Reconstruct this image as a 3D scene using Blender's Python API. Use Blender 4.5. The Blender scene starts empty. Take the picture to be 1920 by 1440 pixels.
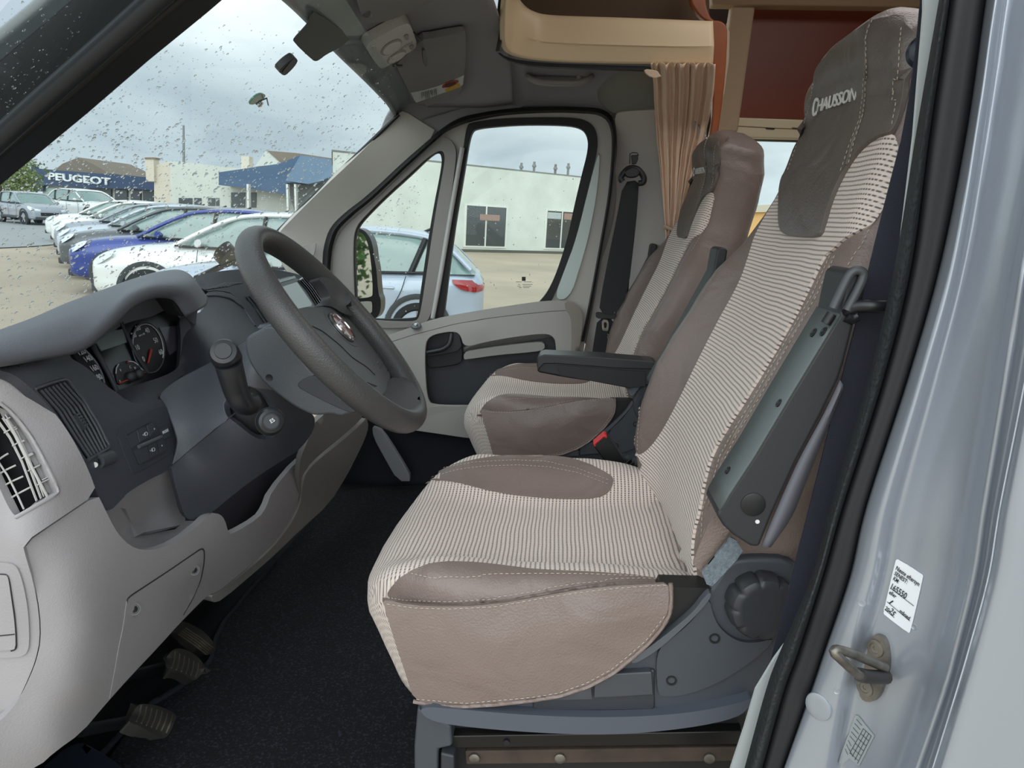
import bpy, bmesh, math, random
import numpy as np
from mathutils import Vector, Matrix
from mathutils.bvhtree import BVHTree
from mathutils.geometry import delaunay_2d_cdt
random.seed(7)
S = bpy.context.scene
COL = S.collection
V = Vector
# ------------------------------------------------------------------ camera
FOC = 1331.0
CAM = V((0.0, 0.0, 1.6))
YAW, PITCH, ROLL = [math.radians(a) for a in (3.5, 13.1, 3.2)]
FWD = V((-math.sin(YAW)*math.cos(PITCH), math.cos(YAW)*math.cos(PITCH), -math.sin(PITCH)))
_r0 = V((math.cos(YAW), math.sin(YAW), 0)); _u0 = _r0.cross(FWD)
RGT = _r0*math.cos(ROLL) + _u0*math.sin(ROLL)
UPV = -_r0*math.sin(ROLL) + _u0*math.cos(ROLL)
cd = bpy.data.cameras.new('camera'); cam = bpy.data.objects.new('camera', cd); COL.objects.link(cam)
cd.sensor_width = 36; cd.sensor_fit = 'HORIZONTAL'; cd.lens = 36*FOC/1920; cd.clip_start = 0.02; cd.clip_end = 500
cam.matrix_world = Matrix(((RGT.x, UPV.x, -FWD.x, CAM.x), (RGT.y, UPV.y, -FWD.y, CAM.y), (RGT.z, UPV.z, -FWD.z, CAM.z), (0, 0, 0, 1)))
S.camera = cam
# ------------------------------------------------------------------ sky, sun, exposure
S.view_settings.view_transform = 'Standard'; S.view_settings.look = 'None'
S.view_settings.gamma = 1; S.view_settings.use_curve_mapping = False
S.view_settings.exposure = 0.0
w = bpy.data.worlds.new('overcast_sky'); S.world = w; w.use_nodes = True
nt = w.node_tree; nt.nodes.clear()
def wn(t, **k):
    n = nt.nodes.new(t)
    for a, b in k.items(): setattr(n, a, b)
    return n
tc = wn('ShaderNodeTexCoord'); mp = wn('ShaderNodeMapping'); mp.inputs['Scale'].default_value = (1.0, 1.0, 2.6)
mp.inputs['Location'].default_value = (3.1, 1.4, .35)
no = wn('ShaderNodeTexNoise'); no.inputs['Scale'].default_value = 2.3; no.inputs['Detail'].default_value = 7; no.inputs['Roughness'].default_value = .52; no.inputs['Distortion'].default_value = .35
cr = wn('ShaderNodeValToRGB'); e = cr.color_ramp.elements
e[0].position = .33; e[0].color = (.38, .46, .51, 1); e[1].position = .66; e[1].color = (.90, .95, .95, 1)
m = cr.color_ramp.elements.new(.5); m.color = (.62, .70, .735, 1)
# brighter cloud cover on the side of the hidden sun (behind the open door, -Y and up)
dot = wn('ShaderNodeVectorMath', operation='DOT_PRODUCT'); dot.inputs[1].default_value = (-.10, -.93, .35)
mr = wn('ShaderNodeMapRange'); mr.inputs['From Min'].default_value = -.15; mr.inputs['From Max'].default_value = .95
mr.inputs['To Min'].default_value = 1.38; mr.inputs['To Max'].default_value = 2.7
mx = wn('ShaderNodeVectorMath', operation='SCALE')
bg = wn('ShaderNodeBackground'); bg.inputs['Strength'].default_value = 1.0; wo = wn('ShaderNodeOutputWorld')
L = nt.links.new
L(tc.outputs['Generated'], mp.inputs['Vector']); L(mp.outputs[0], no.inputs['Vector']); L(no.outputs['Fac'], cr.inputs['Fac'])
L(tc.outputs['Generated'], dot.inputs[0]); L(dot.outputs['Value'], mr.inputs['Value'])
L(cr.outputs['Color'], mx.inputs[0]); L(mr.outputs[0], mx.inputs['Scale']); L(mx.outputs[0], bg.inputs['Color']); L(bg.outputs[0], wo.inputs['Surface'])
sd = bpy.data.lights.new('sun', 'SUN'); sd.energy = .8; sd.angle = math.radians(50); sd.color = (1, .97, .93)
sun = bpy.data.objects.new('sun', sd); COL.objects.link(sun)
sun.rotation_euler = V((.06, .91, -.42)).to_track_quat('-Z', 'Y').to_euler()
# added area lamp that brightens the interior from above; no hatch is built
ld = bpy.data.lights.new('living_fill_light', 'AREA'); ld.energy = 5.5; ld.shape = 'RECTANGLE'; ld.size = .8; ld.size_y = .9; ld.color = (1, .96, .92)
lo = bpy.data.objects.new('living_fill_light', ld); COL.objects.link(lo); lo.location = (.75, 1.45, 2.57)
# ------------------------------------------------------------------ traced points -> places in the van
CROP = {'a': (0, 250, 3.4286), 'b': (400, 400, 3.131), 'c': (0, 600, 3.6), 'd': (0, 940, 2.88), 'e': (480, 0, 3.692), 'f': (560, 180, 3.097),
        'g': (900, 0, 3), 'h': (1060, 220, 3), 'i': (700, 540, 3.31), 'j': (1300, 20, 3), 'k': (1160, 480, 3), 'l': (1240, 940, 2.8235), 'm': (660, 840, 2.8235)}
def Z(k, pts):
    x, y, s = CROP[k]
    return [(x+p[0]/s, y+p[1]/s)+tuple(p[2:]) for p in pts]
def ray(px, py): return ((px-960)*RGT - (py-720)*UPV + FOC*FWD).normalized()
def WY(px, py, Y): d = ray(px, py); return CAM + d*(Y/d.y)
def WX(px, py, X): d = ray(px, py); return CAM + d*(X/d.x)
def WZ(px, py, z): d = ray(px, py); return CAM + d*((z-CAM.z)/d.z)
def WP(px, py, p0, n): d = ray(px, py); return CAM + d*((p0-CAM).dot(n)/d.dot(n))
def Yp(pts, Y): return [WY(p[0], p[1], p[2] if len(p) > 2 else Y) for p in pts]
def pix(p):
    q = p-CAM; k = FOC/q.dot(FWD); return (960+k*q.dot(RGT), 720-k*q.dot(UPV))
def interp(ctrl):                       # smooth field through scattered (px, py, value)
    P = np.array([c[:2] for c in ctrl], float)/500; v = np.array([c[2] for c in ctrl], float); n = len(P)
    def ph(r): return np.where(r > 0, r*r*np.log(r+1e-9), 0)
    if n < 5:
        A = np.hstack([np.ones((n, 1)), P]); s = np.linalg.lstsq(A, v, rcond=None)[0]
        return lambda x, y: float(s[0]+s[1]*x/500+s[2]*y/500)
    K = ph(np.linalg.norm(P[:, None]-P[None], axis=2)) + np.eye(n)*1e-4; Q = np.hstack([np.ones((n, 1)), P])
    A = np.vstack([np.hstack([K, Q]), np.hstack([Q.T, np.zeros((3, 3))])]); s = np.linalg.lstsq(A, np.r_[v, 0, 0, 0], rcond=None)[0]
    def f(x, y):
        q = np.array([x, y])/500; r = np.linalg.norm(P-q, axis=1)
        return float(ph(r)@s[:n] + s[n]+s[n+1]*q[0]+s[n+2]*q[1])
    return f
def fX(ctrl): g = interp(ctrl); return lambda x, y: WX(x, y, g(x, y))
def fY(ctrl): g = interp(ctrl); return lambda x, y: WY(x, y, g(x, y))
def cY(Y): return lambda x, y: WY(x, y, Y)
def cP(p0, n): return lambda x, y: WP(x, y, p0, n)
def onto(bvh, off=0.0, back=None):
    def f(x, y):
        d = ray(x, y); h, n, i, t = bvh.ray_cast(CAM, d)
        if h is None:
            # just off the edge: the surface point closest to the line of sight
            best = None
            for k in range(40):
                p = CAM+d*(.6+.045*k); q = bvh.find_nearest(p)
                if q[0] is not None and (best is None or q[3] < best[0][3]): best = (q, p)
            h, n = best[0][0], best[0][1]; h = h.lerp(best[1], .5) if best[0][3] < .03 else h
        if n.dot(d) > 0: n = -n
        return h + n*off
    return f
def bvh_of(*obs):
    vs, fs = [], []
    for o in obs:
        k = len(vs); vs += [o.matrix_world @ v.co for v in o.data.vertices]; fs += [[k+i for i in p.vertices] for p in o.data.polygons]
    return BVHTree.FromPolygons(vs, fs)
# ------------------------------------------------------------------ curves
def chaikin(p, n=2, closed=True):
    p = [V(q) for q in p]
    for _ in range(n):
        r = []; m = len(p)
        rng = range(m if closed else m-1)
        if not closed: r.append(p[0])
        for i in rng:
            a, b = p[i], p[(i+1) % m]; r += [a*.75+b*.25, a*.25+b*.75]
        if not closed: r.append(p[-1])
        p = r
    return p
def catmull(p, n, closed=False):        # n points, even in chord parameter
    p = [V(q) for q in p]; m = len(p)
    if m == 2 and not closed: return [p[0].lerp(p[1], i/(n-1)) for i in range(n)]
    q = ([p[-1]]+p+[p[0], p[1]]) if closed else ([p[0]*2-p[1]]+p+[p[-1]*2-p[-2]])
    L_ = [0.0]; k = m if closed else m-1
    for i in range(k): L_.append(L_[-1]+max((q[i+2]-q[i+1]).length, 1e-7))
    out = []
    for j in range(n):
        t = L_[-1]*(j/n if closed else j/(n-1)); i = 0
        while i < k-1 and L_[i+1] < t: i += 1
        u = (t-L_[i])/(L_[i+1]-L_[i]); a, b, c, d = q[i:i+4]
        out.append(.5*((2*b)+(c-a)*u+(2*a-5*b+4*c-d)*u*u+(3*b-a-3*c+d)*u**3))
    return out
# ------------------------------------------------------------------ materials
MATS = {}
def srgb(c): return tuple(((x/255)/12.92 if x/255 <= .04045 else ((x/255+.055)/1.055)**2.4) for x in c)+(1,)
def mat(name, col, rough=.5, metal=0, bump=None, spec=.5, coat=0, var=0, emis=None, bscale=400, vscale=6, sheen=0):
    if name in MATS: return MATS[name]
    m = bpy.data.materials.new(name); m.use_nodes = True; t = m.node_tree; b = t.nodes['Principled BSDF']
    b.inputs['Base Color'].default_value = srgb(col); b.inputs['Roughness'].default_value = rough; b.inputs['Metallic'].default_value = metal
    b.inputs['Specular IOR Level'].default_value = spec; b.inputs['Coat Weight'].default_value = coat; b.inputs['Sheen Weight'].default_value = sheen
    tx = t.nodes.new('ShaderNodeTexCoord')
    if var:
        n = t.nodes.new('ShaderNodeTexNoise'); n.inputs['Scale'].default_value = vscale; n.inputs['Detail'].default_value = 5
        r = t.nodes.new('ShaderNodeMapRange'); r.inputs['To Min'].default_value = 1-var; r.inputs['To Max'].default_value = 1+var
        r.inputs['From Min'].default_value = .3; r.inputs['From Max'].default_value = .7
        s = t.nodes.new('ShaderNodeVectorMath'); s.operation = 'SCALE'; s.inputs[0].default_value = srgb(col)[:3]
        t.links.new(tx.outputs['Object'], n.inputs['Vector']); t.links.new(n.outputs['Fac'], r.inputs['Value']); t.links.new(r.outputs[0], s.inputs['Scale']); t.links.new(s.outputs[0], b.inputs['Base Color'])
    if bump:
        kind, st = bump
        if kind == 'leather':
            n = t.nodes.new('ShaderNodeTexVoronoi'); n.feature = 'SMOOTH_F1'; n.inputs['Scale'].default_value = bscale; out = n.outputs['Distance']
        else:
            n = t.nodes.new('ShaderNodeTexNoise'); n.inputs['Scale'].default_value = bscale; n.inputs['Detail'].default_value = 3; out = n.outputs['Fac']
        bp = t.nodes.new('ShaderNodeBump'); bp.inputs['Strength'].default_value = st; bp.inputs['Distance'].default_value = .0015
        t.links.new(tx.outputs['Object'], n.inputs['Vector']); t.links.new(out, bp.inputs['Height']); t.links.new(bp.outputs[0], b.inputs['Normal'])
        if name.endswith('leather'):      # soft creases under the grain
            n3 = t.nodes.new('ShaderNodeTexNoise'); n3.inputs['Scale'].default_value = 9; n3.inputs['Detail'].default_value = 2; n3.inputs['Distortion'].default_value = 1.2
            b3 = t.nodes.new('ShaderNodeBump'); b3.inputs['Strength'].default_value = .55; b3.inputs['Distance'].default_value = .012
            t.links.new(tx.outputs['Object'], n3.inputs['Vector']); t.links.new(n3.outputs['Fac'], b3.inputs['Height']); t.links.new(b3.outputs[0], bp.inputs['Normal'])
    if emis: b.inputs['Emission Color'].default_value = srgb(col); b.inputs['Emission Strength'].default_value = emis
    MATS[name] = m; return m
def glass_mat(name, tint=(1, 1, 1), refl=.06, spec_rough=.0):
    m = bpy.data.materials.new(name); m.use_nodes = True; t = m.node_tree; t.nodes.clear()
    tr = t.nodes.new('ShaderNodeBsdfTransparent'); tr.inputs[0].default_value = (*tint, 1)
    g = t.nodes.new('ShaderNodeBsdfGlossy'); g.inputs['Roughness'].default_value = spec_rough
    f = t.nodes.new('ShaderNodeFresnel'); f.inputs['IOR'].default_value = 1.3
    k = t.nodes.new('ShaderNodeMath'); k.operation = 'MULTIPLY'; k.inputs[1].default_value = refl/.06*.6
    x = t.nodes.new('ShaderNodeMixShader'); o = t.nodes.new('ShaderNodeOutputMaterial')
    t.links.new(f.outputs[0], k.inputs[0]); t.links.new(k.outputs[0], x.inputs[0]); t.links.new(tr.outputs[0], x.inputs[1]); t.links.new(g.outputs[0], x.inputs[2]); t.links.new(x.outputs[0], o.inputs['Surface'])
    MATS[name] = m; return m
# ------------------------------------------------------------------ objects
def link(name, me, m, parent=None, smooth=True, angle=40):
    if m is not None and not me.materials: me.materials.append(m)
    if smooth:
        for p in me.polygons: p.use_smooth = True
        if angle: me.set_sharp_from_angle(angle=math.radians(angle))
    o = bpy.data.objects.new(name, me); COL.objects.link(o)
    if parent: o.parent = parent; o.matrix_parent_inverse = parent.matrix_world.inverted()
    return o
def tag(o, label=None, cat=None, group=None, kind=None):
    if label: o['label'] = label
    if cat: o['category'] = cat
    if group: o['group'] = group
    if kind: o['kind'] = kind
    return o
def thing(name, loc, label, cat, group=None, rz=0):
    o = bpy.data.objects.new(name, None); COL.objects.link(o); o.location = loc; o.rotation_euler[2] = rz; o.empty_display_size = .05
    o.matrix_world = Matrix.Translation(V(loc)) @ Matrix.Rotation(rz, 4, 'Z')
    return tag(o, label, cat, group)
def struct(o): o['kind'] = 'structure'; return o
def bev(o, wd, seg=3, ang=45):
    if wd:
        b = o.modifiers.new('bevel', 'BEVEL'); b.width = wd; b.segments = seg; b.limit_method = 'ANGLE'; b.angle_limit = math.radians(ang); b.harden_normals = True
    return o
def from_data(name, vs, fs, m, parent=None, smooth=True, angle=40):
    me = bpy.data.meshes.new(name); me.from_pydata([tuple(v) for v in vs], [], fs); me.update()
    bm = bmesh.new(); bm.from_mesh(me); bmesh.ops.recalc_face_normals(bm, faces=bm.faces); bm.to_mesh(me); bm.free()
    return link(name, me, m, parent, smooth, angle)
def prism(name, pts, vec, m, parent=None, bevel=0, seg=3):      # closed outline pushed along vec
    n = len(pts); vec = V(vec); vs = list(pts)+[p+vec for p in pts]
    fs = [list(range(n)), list(range(n, 2*n))[::-1]]+[[i, (i+1) % n, n+(i+1) % n, n+i] for i in range(n)]
    o = from_data(name, vs, fs, m, parent, smooth=bool(bevel), angle=35 if bevel else None)
    return bev(o, bevel, seg)
def box(name, c, s, m, parent=None, bevel=0, rot=None):
    vs = []
    for x in (-.5, .5):
        for y in (-.5, .5):
            for z in (-.5, .5):
                v = V((x*s[0], y*s[1], z*s[2]));
                if rot: v = rot @ v
                vs.append(v+V(c))
    fs = [(0, 1, 3, 2), (4, 6, 7, 5), (0, 4, 5, 1), (2, 3, 7, 6), (0, 2, 6, 4), (1, 5, 7, 3)]
    return bev(from_data(name, vs, fs, m, parent, smooth=bool(bevel), angle=35), bevel)
def gridrows(name, rows, m, parent=None, closed=False, capt=False, capb=False, thick=0, angle=60):
    nr, nc = len(rows), len(rows[0]); vs = [p for r in rows for p in r]; fs = []
    for i in range(nr-1):
        for j in range(nc if closed else nc-1):
            k = (j+1) % nc; fs.append((i*nc+j, i*nc+k, (i+1)*nc+k, (i+1)*nc+j))
    if capb: fs.append(tuple(range(nc))[::-1])
    if capt: fs.append(tuple((nr-1)*nc+j for j in range(nc)))
    o = from_data(name, vs, fs, m, parent, True, angle)
    if thick:
        # make the front face the camera side, thickness goes behind it
        s = 0
        for p in list(o.data.polygons)[::7]: s += p.normal.dot((p.center-CAM).normalized())
        if s > 0: o.data.flip_normals()
        so = o.modifiers.new('solid', 'SOLIDIFY'); so.thickness = thick; so.offset = -1
    return o
def loft(name, curves, nu, nv, m, parent=None, closed=False, thick=0, angle=60, cap=False):   # smooth skin through curves
    C_ = [catmull(c, nu, closed) for c in curves]
    cols = [catmull([c[i] for c in C_], nv) for i in range(nu)]
    rows = [[cols[i][j] for i in range(nu)] for j in range(nv)]
    return gridrows(name, rows, m, parent, closed, cap, cap, thick, angle)
def tube(name, pts, r, m, parent=None, n=10, closed=False, sm=0, flat=1.0):
    if sm: pts = catmull(pts, sm, closed)
    pts = [V(p) for p in pts]; k = len(pts); rows = []; up = None
    for i, p in enumerate(pts):
        t = (pts[(i+1) % k if closed else min(i+1, k-1)]-pts[(i-1) if closed or i else 0]).normalized()
        if up is None: up = t.orthogonal().normalized()
        up = (up-t*up.dot(t)).normalized(); bi = t.cross(up)
        rr = r(i/(k-1)) if callable(r) else r
        rows.append([p+(up*math.cos(a)*flat+bi*math.sin(a))*rr for a in (2*math.pi*j/n for j in range(n))])
    if closed: rows.append(rows[0]); return gridrows(name, rows, m, parent, True)
    return gridrows(name, rows, m, parent, True, True, True)
def inpoly(x, y, P):
    c = False; j = len(P)-1
    for i in range(len(P)):
        if (P[i][1] > y) != (P[j][1] > y) and x < (P[j][0]-P[i][0])*(y-P[i][1])/(P[j][1]-P[i][1])+P[i][0]: c = not c
        j = i
    return c
def sheet(name, poly, fn, m, parent=None, thick=.004, res=14, sm=2, bevel=.0012, holes=(), seg=2, mirrorY=None, uv=None, dens=None):
    """outline traced on a surface fn(px,py): triangulated, laid on the surface and given thickness behind it"""
    loops = [chaikin([V((p[0], p[1])) for p in poly], sm) if sm else [V((p[0], p[1])) for p in poly]]+[chaikin([V((p[0], p[1])) for p in h], sm) for h in holes]
    LP = []
    for lp in loops:
        r = []
        for i in range(len(lp)):
            a, b = lp[i], lp[(i+1) % len(lp)]; k = max(1, int((b-a).length/(dens or res)))
            for j in range(k):
                q = a.lerp(b, j/k)
                if not r or (q-r[-1]).length > .3: r.append(q)
        LP.append(r)
    vs = [V((q.x, q.y)) for lp in LP for q in lp]; ed = []; k = 0
    for lp in LP:
        n = len(lp); ed += [(k+i, k+(i+1) % n) for i in range(n)]; k += n
    xs = [q.x for q in LP[0]]; ys = [q.y for q in LP[0]]
    B = np.array([(q.x, q.y) for lp in LP for q in lp])
    y = min(ys)+res*.5; row = 0
    while y < max(ys):
        x = min(xs)+res*(.5+.5*(row % 2))
        while x < max(xs):
            if inpoly(x, y, LP[0]) and not any(inpoly(x, y, h) for h in LP[1:]) and np.min((B[:, 0]-x)**2+(B[:, 1]-y)**2) > (res*.45)**2: vs.append(V((x, y)))
            x += res
        y += res*.87; row += 1
    ov, oe, of, *_ = delaunay_2d_cdt(vs, ed, [], 0, 1e-4)
    of = [f for f in of if inpoly(*(sum((ov[i] for i in f), V((0, 0)))/len(f)), LP[0]) and not any(inpoly(*(sum((ov[i] for i in f), V((0, 0)))/len(f)), h) for h in LP[1:])]
    P3 = [fn(q.x, q.y) for q in ov]
    if mirrorY is not None: P3 = [V((p.x, 2*mirrorY-p.y, p.z)) for p in P3]
    me = bpy.data.meshes.new(name); me.from_pydata([tuple(v) for v in P3], [], [tuple(f) for f in of]); me.update()
    bm = bmesh.new(); bm.from_mesh(me); bmesh.ops.delete(bm, geom=[v for v in bm.verts if not v.link_faces], context='VERTS'); bmesh.ops.recalc_face_normals(bm, faces=bm.faces)
    c = V((CAM.x, 2*mirrorY-CAM.y, CAM.z)) if mirrorY is not None else CAM
    s = sum(f.normal.dot((f.calc_center_median()-c).normalized())*f.calc_area() for f in bm.faces)
    if s > 0: bmesh.ops.reverse_faces(bm, faces=bm.faces)
    bm.to_mesh(me); bm.free()
    if uv: set_uv(me, uv)
    o = link(name, me, m, parent, True, None)
    so = o.modifiers.new('solid', 'SOLIDIFY'); so.thickness = thick; so.offset = -1
    if bevel: bev(o, bevel, seg, 50)
    else:
        e_ = o.modifiers.new('split', 'EDGE_SPLIT'); e_.split_angle = math.radians(50)
    return o
def set_uv(me, fn):
    l = me.uv_layers.new(name='UVMap')
    for p in me.polygons:
        for li in p.loop_indices: l.data[li].uv = fn(me.vertices[me.loops[li].vertex_index].co)
def line3(poly, fn, n=None, step=8):
    pts = []
    for i in range(len(poly)-1):
        a, b = V(poly[i][:2]), V(poly[i+1][:2]); k = max(1, int((b-a).length/step))
        pts += [a.lerp(b, j/k) for j in range(k)]
    pts.append(V(poly[-1][:2])); pts = chaikin(pts, 2, False)
    return [fn(q.x, q.y) for q in pts]
def bead(name, poly, fn, r, m, parent=None, n=6, step=14): return tube(name, line3(poly, fn, step=step), r, m, parent, n)
def stitches(name, lines, r, dash, gap, m, parent=None):        # each row of thread dashes a part of its own
    for l3 in lines: stitch_row(name, [l3], r, dash, gap, m, parent)
def stitch_row(name, lines, r, dash, gap, m, parent=None):
    vs, fs = [], []
    for L3 in lines:
        acc = 0; on = True; seg = [L3[0]]
        for i in range(len(L3)-1):
            a, b = L3[i], L3[i+1]; d = (b-a).length; t = 0
            while d-t > 1e-9:
                need = (dash if on else gap)-acc; st = min(need, d-t); t += st; acc += st; p = a.lerp(b, t/d if d else 1)
                if on and (acc >= dash-1e-9): 
                    q0 = seg[0]; ax = (p-q0)
                    if ax.length > 1e-5:
                        ax.normalize(); u = ax.orthogonal().normalized(); v = ax.cross(u); k = len(vs)
                        for c in (q0, p):
                            for an in range(4): vs.append(c+(u*math.cos(an*math.pi/2)+v*math.sin(an*math.pi/2))*r)
                        fs += [(k+j, k+(j+1) % 4, k+4+(j+1) % 4, k+4+j) for j in range(4)]+[(k+3, k+2, k+1, k), (k+4, k+5, k+6, k+7)]
                if acc >= (dash if on else gap)-1e-9:
                    on = not on; acc = 0; seg = [p]
    return from_data(name, vs, fs, m, parent, True, None)
def text(name, s, org, ex, ey, size, m, parent=None, depth=.0004, shear=0, align='CENTER', sx=1, bold=0):
    cu = bpy.data.curves.new(name, 'FONT'); cu.body = s; cu.size = 1; cu.align_x = align; cu.align_y = 'CENTER'; cu.extrude = .02; cu.shear = shear; cu.offset = bold; cu.resolution_u = 3
    t = bpy.data.objects.new(name, cu); COL.objects.link(t); dg = bpy.context.evaluated_depsgraph_get()
    me = bpy.data.meshes.new_from_object(t.evaluated_get(dg)); bpy.data.objects.remove(t); bpy.data.curves.remove(cu)
    ex = ex.normalized(); ez = ex.cross(ey).normalized(); ey = ez.cross(ex)
    for v in me.vertices: v.co = org + ex*(v.co.x*size*sx) + ey*(v.co.y*size) + ez*(v.co.z*depth/.02)
    me.materials.clear(); return link(name, me, m, parent, False)
def lathe(name, prof, org, ax, m, parent=None, n=28, bump=None):   # prof: (radius, height) pairs about axis ax
    ax = ax.normalized(); u = ax.orthogonal().normalized(); v = ax.cross(u); rows = []
    for r, h in prof: rows.append([org+ax*h+(u*math.cos(a)+v*math.sin(a))*(r*(bump(a) if bump else 1)) for a in (2*math.pi*j/n for j in range(n))])
    return gridrows(name, rows, m, parent, True, True, True, angle=35)
def dup(root, name=None, loc=None, keep=lambda o: True):
    r = root.copy(); COL.objects.link(r)
    if loc is not None: r.location = loc; r.matrix_world = Matrix.Translation(V(loc)) @ root.matrix_world.to_3x3().to_4x4()
    mm = {}
    def rec(src, dst):
        for ch in list(src.children):
            if not keep(ch): continue
            c = ch.copy(); COL.objects.link(c); c.parent = dst; c.matrix_parent_inverse = ch.matrix_parent_inverse.copy(); mm[ch.name] = c; rec(ch, c)
    rec(root, r); return r, mm
# ------------------------------------------------------------------ palette
LEATHER = mat('taupe_leather', (124, 109, 103), .40, bump=('leather', .35), bscale=420, var=.05)
TONGUE = mat('grey_brown_leather', (104, 95, 90), .42, bump=('leather', .3), bscale=420, var=.05)
THREAD = mat('pale_thread', (205, 195, 175), .7)
WHITET = mat('white_embroidery', (225, 225, 222), .7)
SLATE = mat('slate_plastic', (66, 70, 77), .5, bump=('noise', .15), bscale=900)
DSLATE = mat('dark_slate_plastic', (50, 53, 59), .48, bump=('noise', .15), bscale=900)
CHAR = mat('charcoal_plastic', (48, 50, 53), .5, bump=('noise', .15), bscale=900)
BLACK = mat('black_plastic', (24, 25, 27), .45)
RUBBER = mat('black_rubber', (26, 27, 29), .6, bump=('noise', .3), bscale=500)
LGREY = mat('light_grey_plastic', (150, 146, 146), .52, bump=('noise', .12), bscale=900)
TRIM = mat('warm_grey_trim', (182, 176, 171), .6, bump=('noise', .1), bscale=800)
DOORTR = mat('door_grey_trim', (158, 155, 151), .55, bump=('noise', .1), bscale=800)
HEAD = mat('grey_headliner', (150, 149, 151), .95, bump=('noise', .25), bscale=1200)
PAINT = mat('silver_paint', (166, 172, 182), .28, metal=.45, coat=.5)
PAINTW = mat('pale_paint', (196, 202, 202), .4)
CHROME = mat('chrome', (215, 215, 215), .15, metal=1)
STEEL = mat('worn_steel', (130, 125, 118), .45, metal=.8, var=.35, vscale=60)
RUST = mat('rusty_steel', (64, 52, 44), .85, var=.5, vscale=14, bump=('noise', .4), bscale=200)
BEIGE = mat('beige_laminate', (236, 212, 176), .45)
WOOD = mat('cherry_wood', (158, 84, 40), .35, var=.18, vscale=12)
MAHOG = mat('dark_cherry_wood', (120, 50, 24), .4, var=.1, vscale=5)
CREAM = mat('cream_plastic', (232, 218, 184), .5)
TAN = mat('tan_panel', (150, 124, 98), .8)
CURT = mat('beige_curtain_cloth', (240, 212, 188), .9, bump=('noise', .3), bscale=900, sheen=.2)
def webbing(name, c1, c2, sc, ax):
    m = mat(name, c1, .75); t = m.node_tree; b = t.nodes['Principled BSDF']
    tx = t.nodes.new('ShaderNodeTexCoord'); n = t.nodes.new('ShaderNodeTexBrick'); n.inputs['Scale'].default_value = sc; n.inputs['Mortar Size'].default_value = .03
    n.inputs['Color1'].default_value = srgb(c1); n.inputs['Color2'].default_value = srgb(c1); n.inputs['Mortar'].default_value = srgb(c2)
    mp_ = t.nodes.new('ShaderNodeMapping'); mp_.inputs['Rotation'].default_value = ax
    t.links.new(tx.outputs['Object'], mp_.inputs[0]); t.links.new(mp_.outputs[0], n.inputs['Vector']); t.links.new(n.outputs['Color'], b.inputs['Base Color']); return m
BELT = webbing('navy_webbing', (20, 23, 34), (62, 66, 82), 260, (math.pi/2, 0, 0))
BELTB = mat('black_webbing', (20, 22, 26), .7)
def make_fabric():
    m = mat('striped_beige_fabric', (214, 192, 176), .85, sheen=.15); t = m.node_tree; b = t.nodes['Principled BSDF']; N = t.nodes.new; K = t.links.new
    uv = N('ShaderNodeUVMap'); uv.uv_map = 'UVMap'; sp = N('ShaderNodeSeparateXYZ'); K(uv.outputs[0], sp.inputs[0])
    def mth(op, a, b_=None, c=None):
        n = N('ShaderNodeMath'); n.operation = op
        for i, v in enumerate((a, b_, c)):
            if v is None: continue
            if isinstance(v, (int, float)): n.inputs[i].default_value = v
            else: K(v, n.inputs[i])
        return n.outputs[0]
    # small wander of the weave
    nz = N('ShaderNodeTexNoise'); nz.inputs['Scale'].default_value = 9; K(uv.outputs[0], nz.inputs['Vector'])
    u = mth('ADD', sp.outputs['X'], mth('MULTIPLY', nz.outputs['Fac'], .006))
    s = mth('SINE', mth('MULTIPLY', u, 2*math.pi/.0062)); line = N('ShaderNodeMapRange'); line.inputs['From Min'].default_value = .15; line.inputs['From Max'].default_value = .75; K(s, line.inputs['Value'])
    d = mth('SINE', mth('MULTIPLY', sp.outputs['Y'], 2*math.pi/.0045)); dash = N('ShaderNodeMapRange'); dash.inputs['From Min'].default_value = -.9; dash.inputs['From Max'].default_value = .1; dash.inputs['To Min'].default_value = .2; K(d, dash.inputs['Value'])
    f = mth('MULTIPLY', line.outputs[0], dash.outputs[0])
    mxr = N('ShaderNodeMix'); mxr.data_type = 'RGBA'; K(mth('MULTIPLY', f, .84), mxr.inputs[0])
    n2 = N('ShaderNodeTexNoise'); n2.inputs['Scale'].default_value = 260; K(uv.outputs[0], n2.inputs['Vector'])
    c = N('ShaderNodeMix'); c.data_type = 'RGBA'; K(n2.outputs['Fac'], c.inputs[0]); c.inputs[6].default_value = srgb((238, 222, 212)); c.inputs[7].default_value = srgb((208, 192, 182))
    K(c.outputs[2], mxr.inputs[6]); mxr.inputs[7].default_value = srgb((50, 48, 58)); K(mxr.outputs[2], b.inputs['Base Color'])
    bp = N('ShaderNodeBump'); bp.inputs['Strength'].default_value = .5; bp.inputs['Distance'].default_value = .0012; K(mth('SUBTRACT', 1, f), bp.inputs['Height']); K(bp.outputs[0], b.inputs['Normal'])
    return m
FABRIC = make_fabric()
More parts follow.
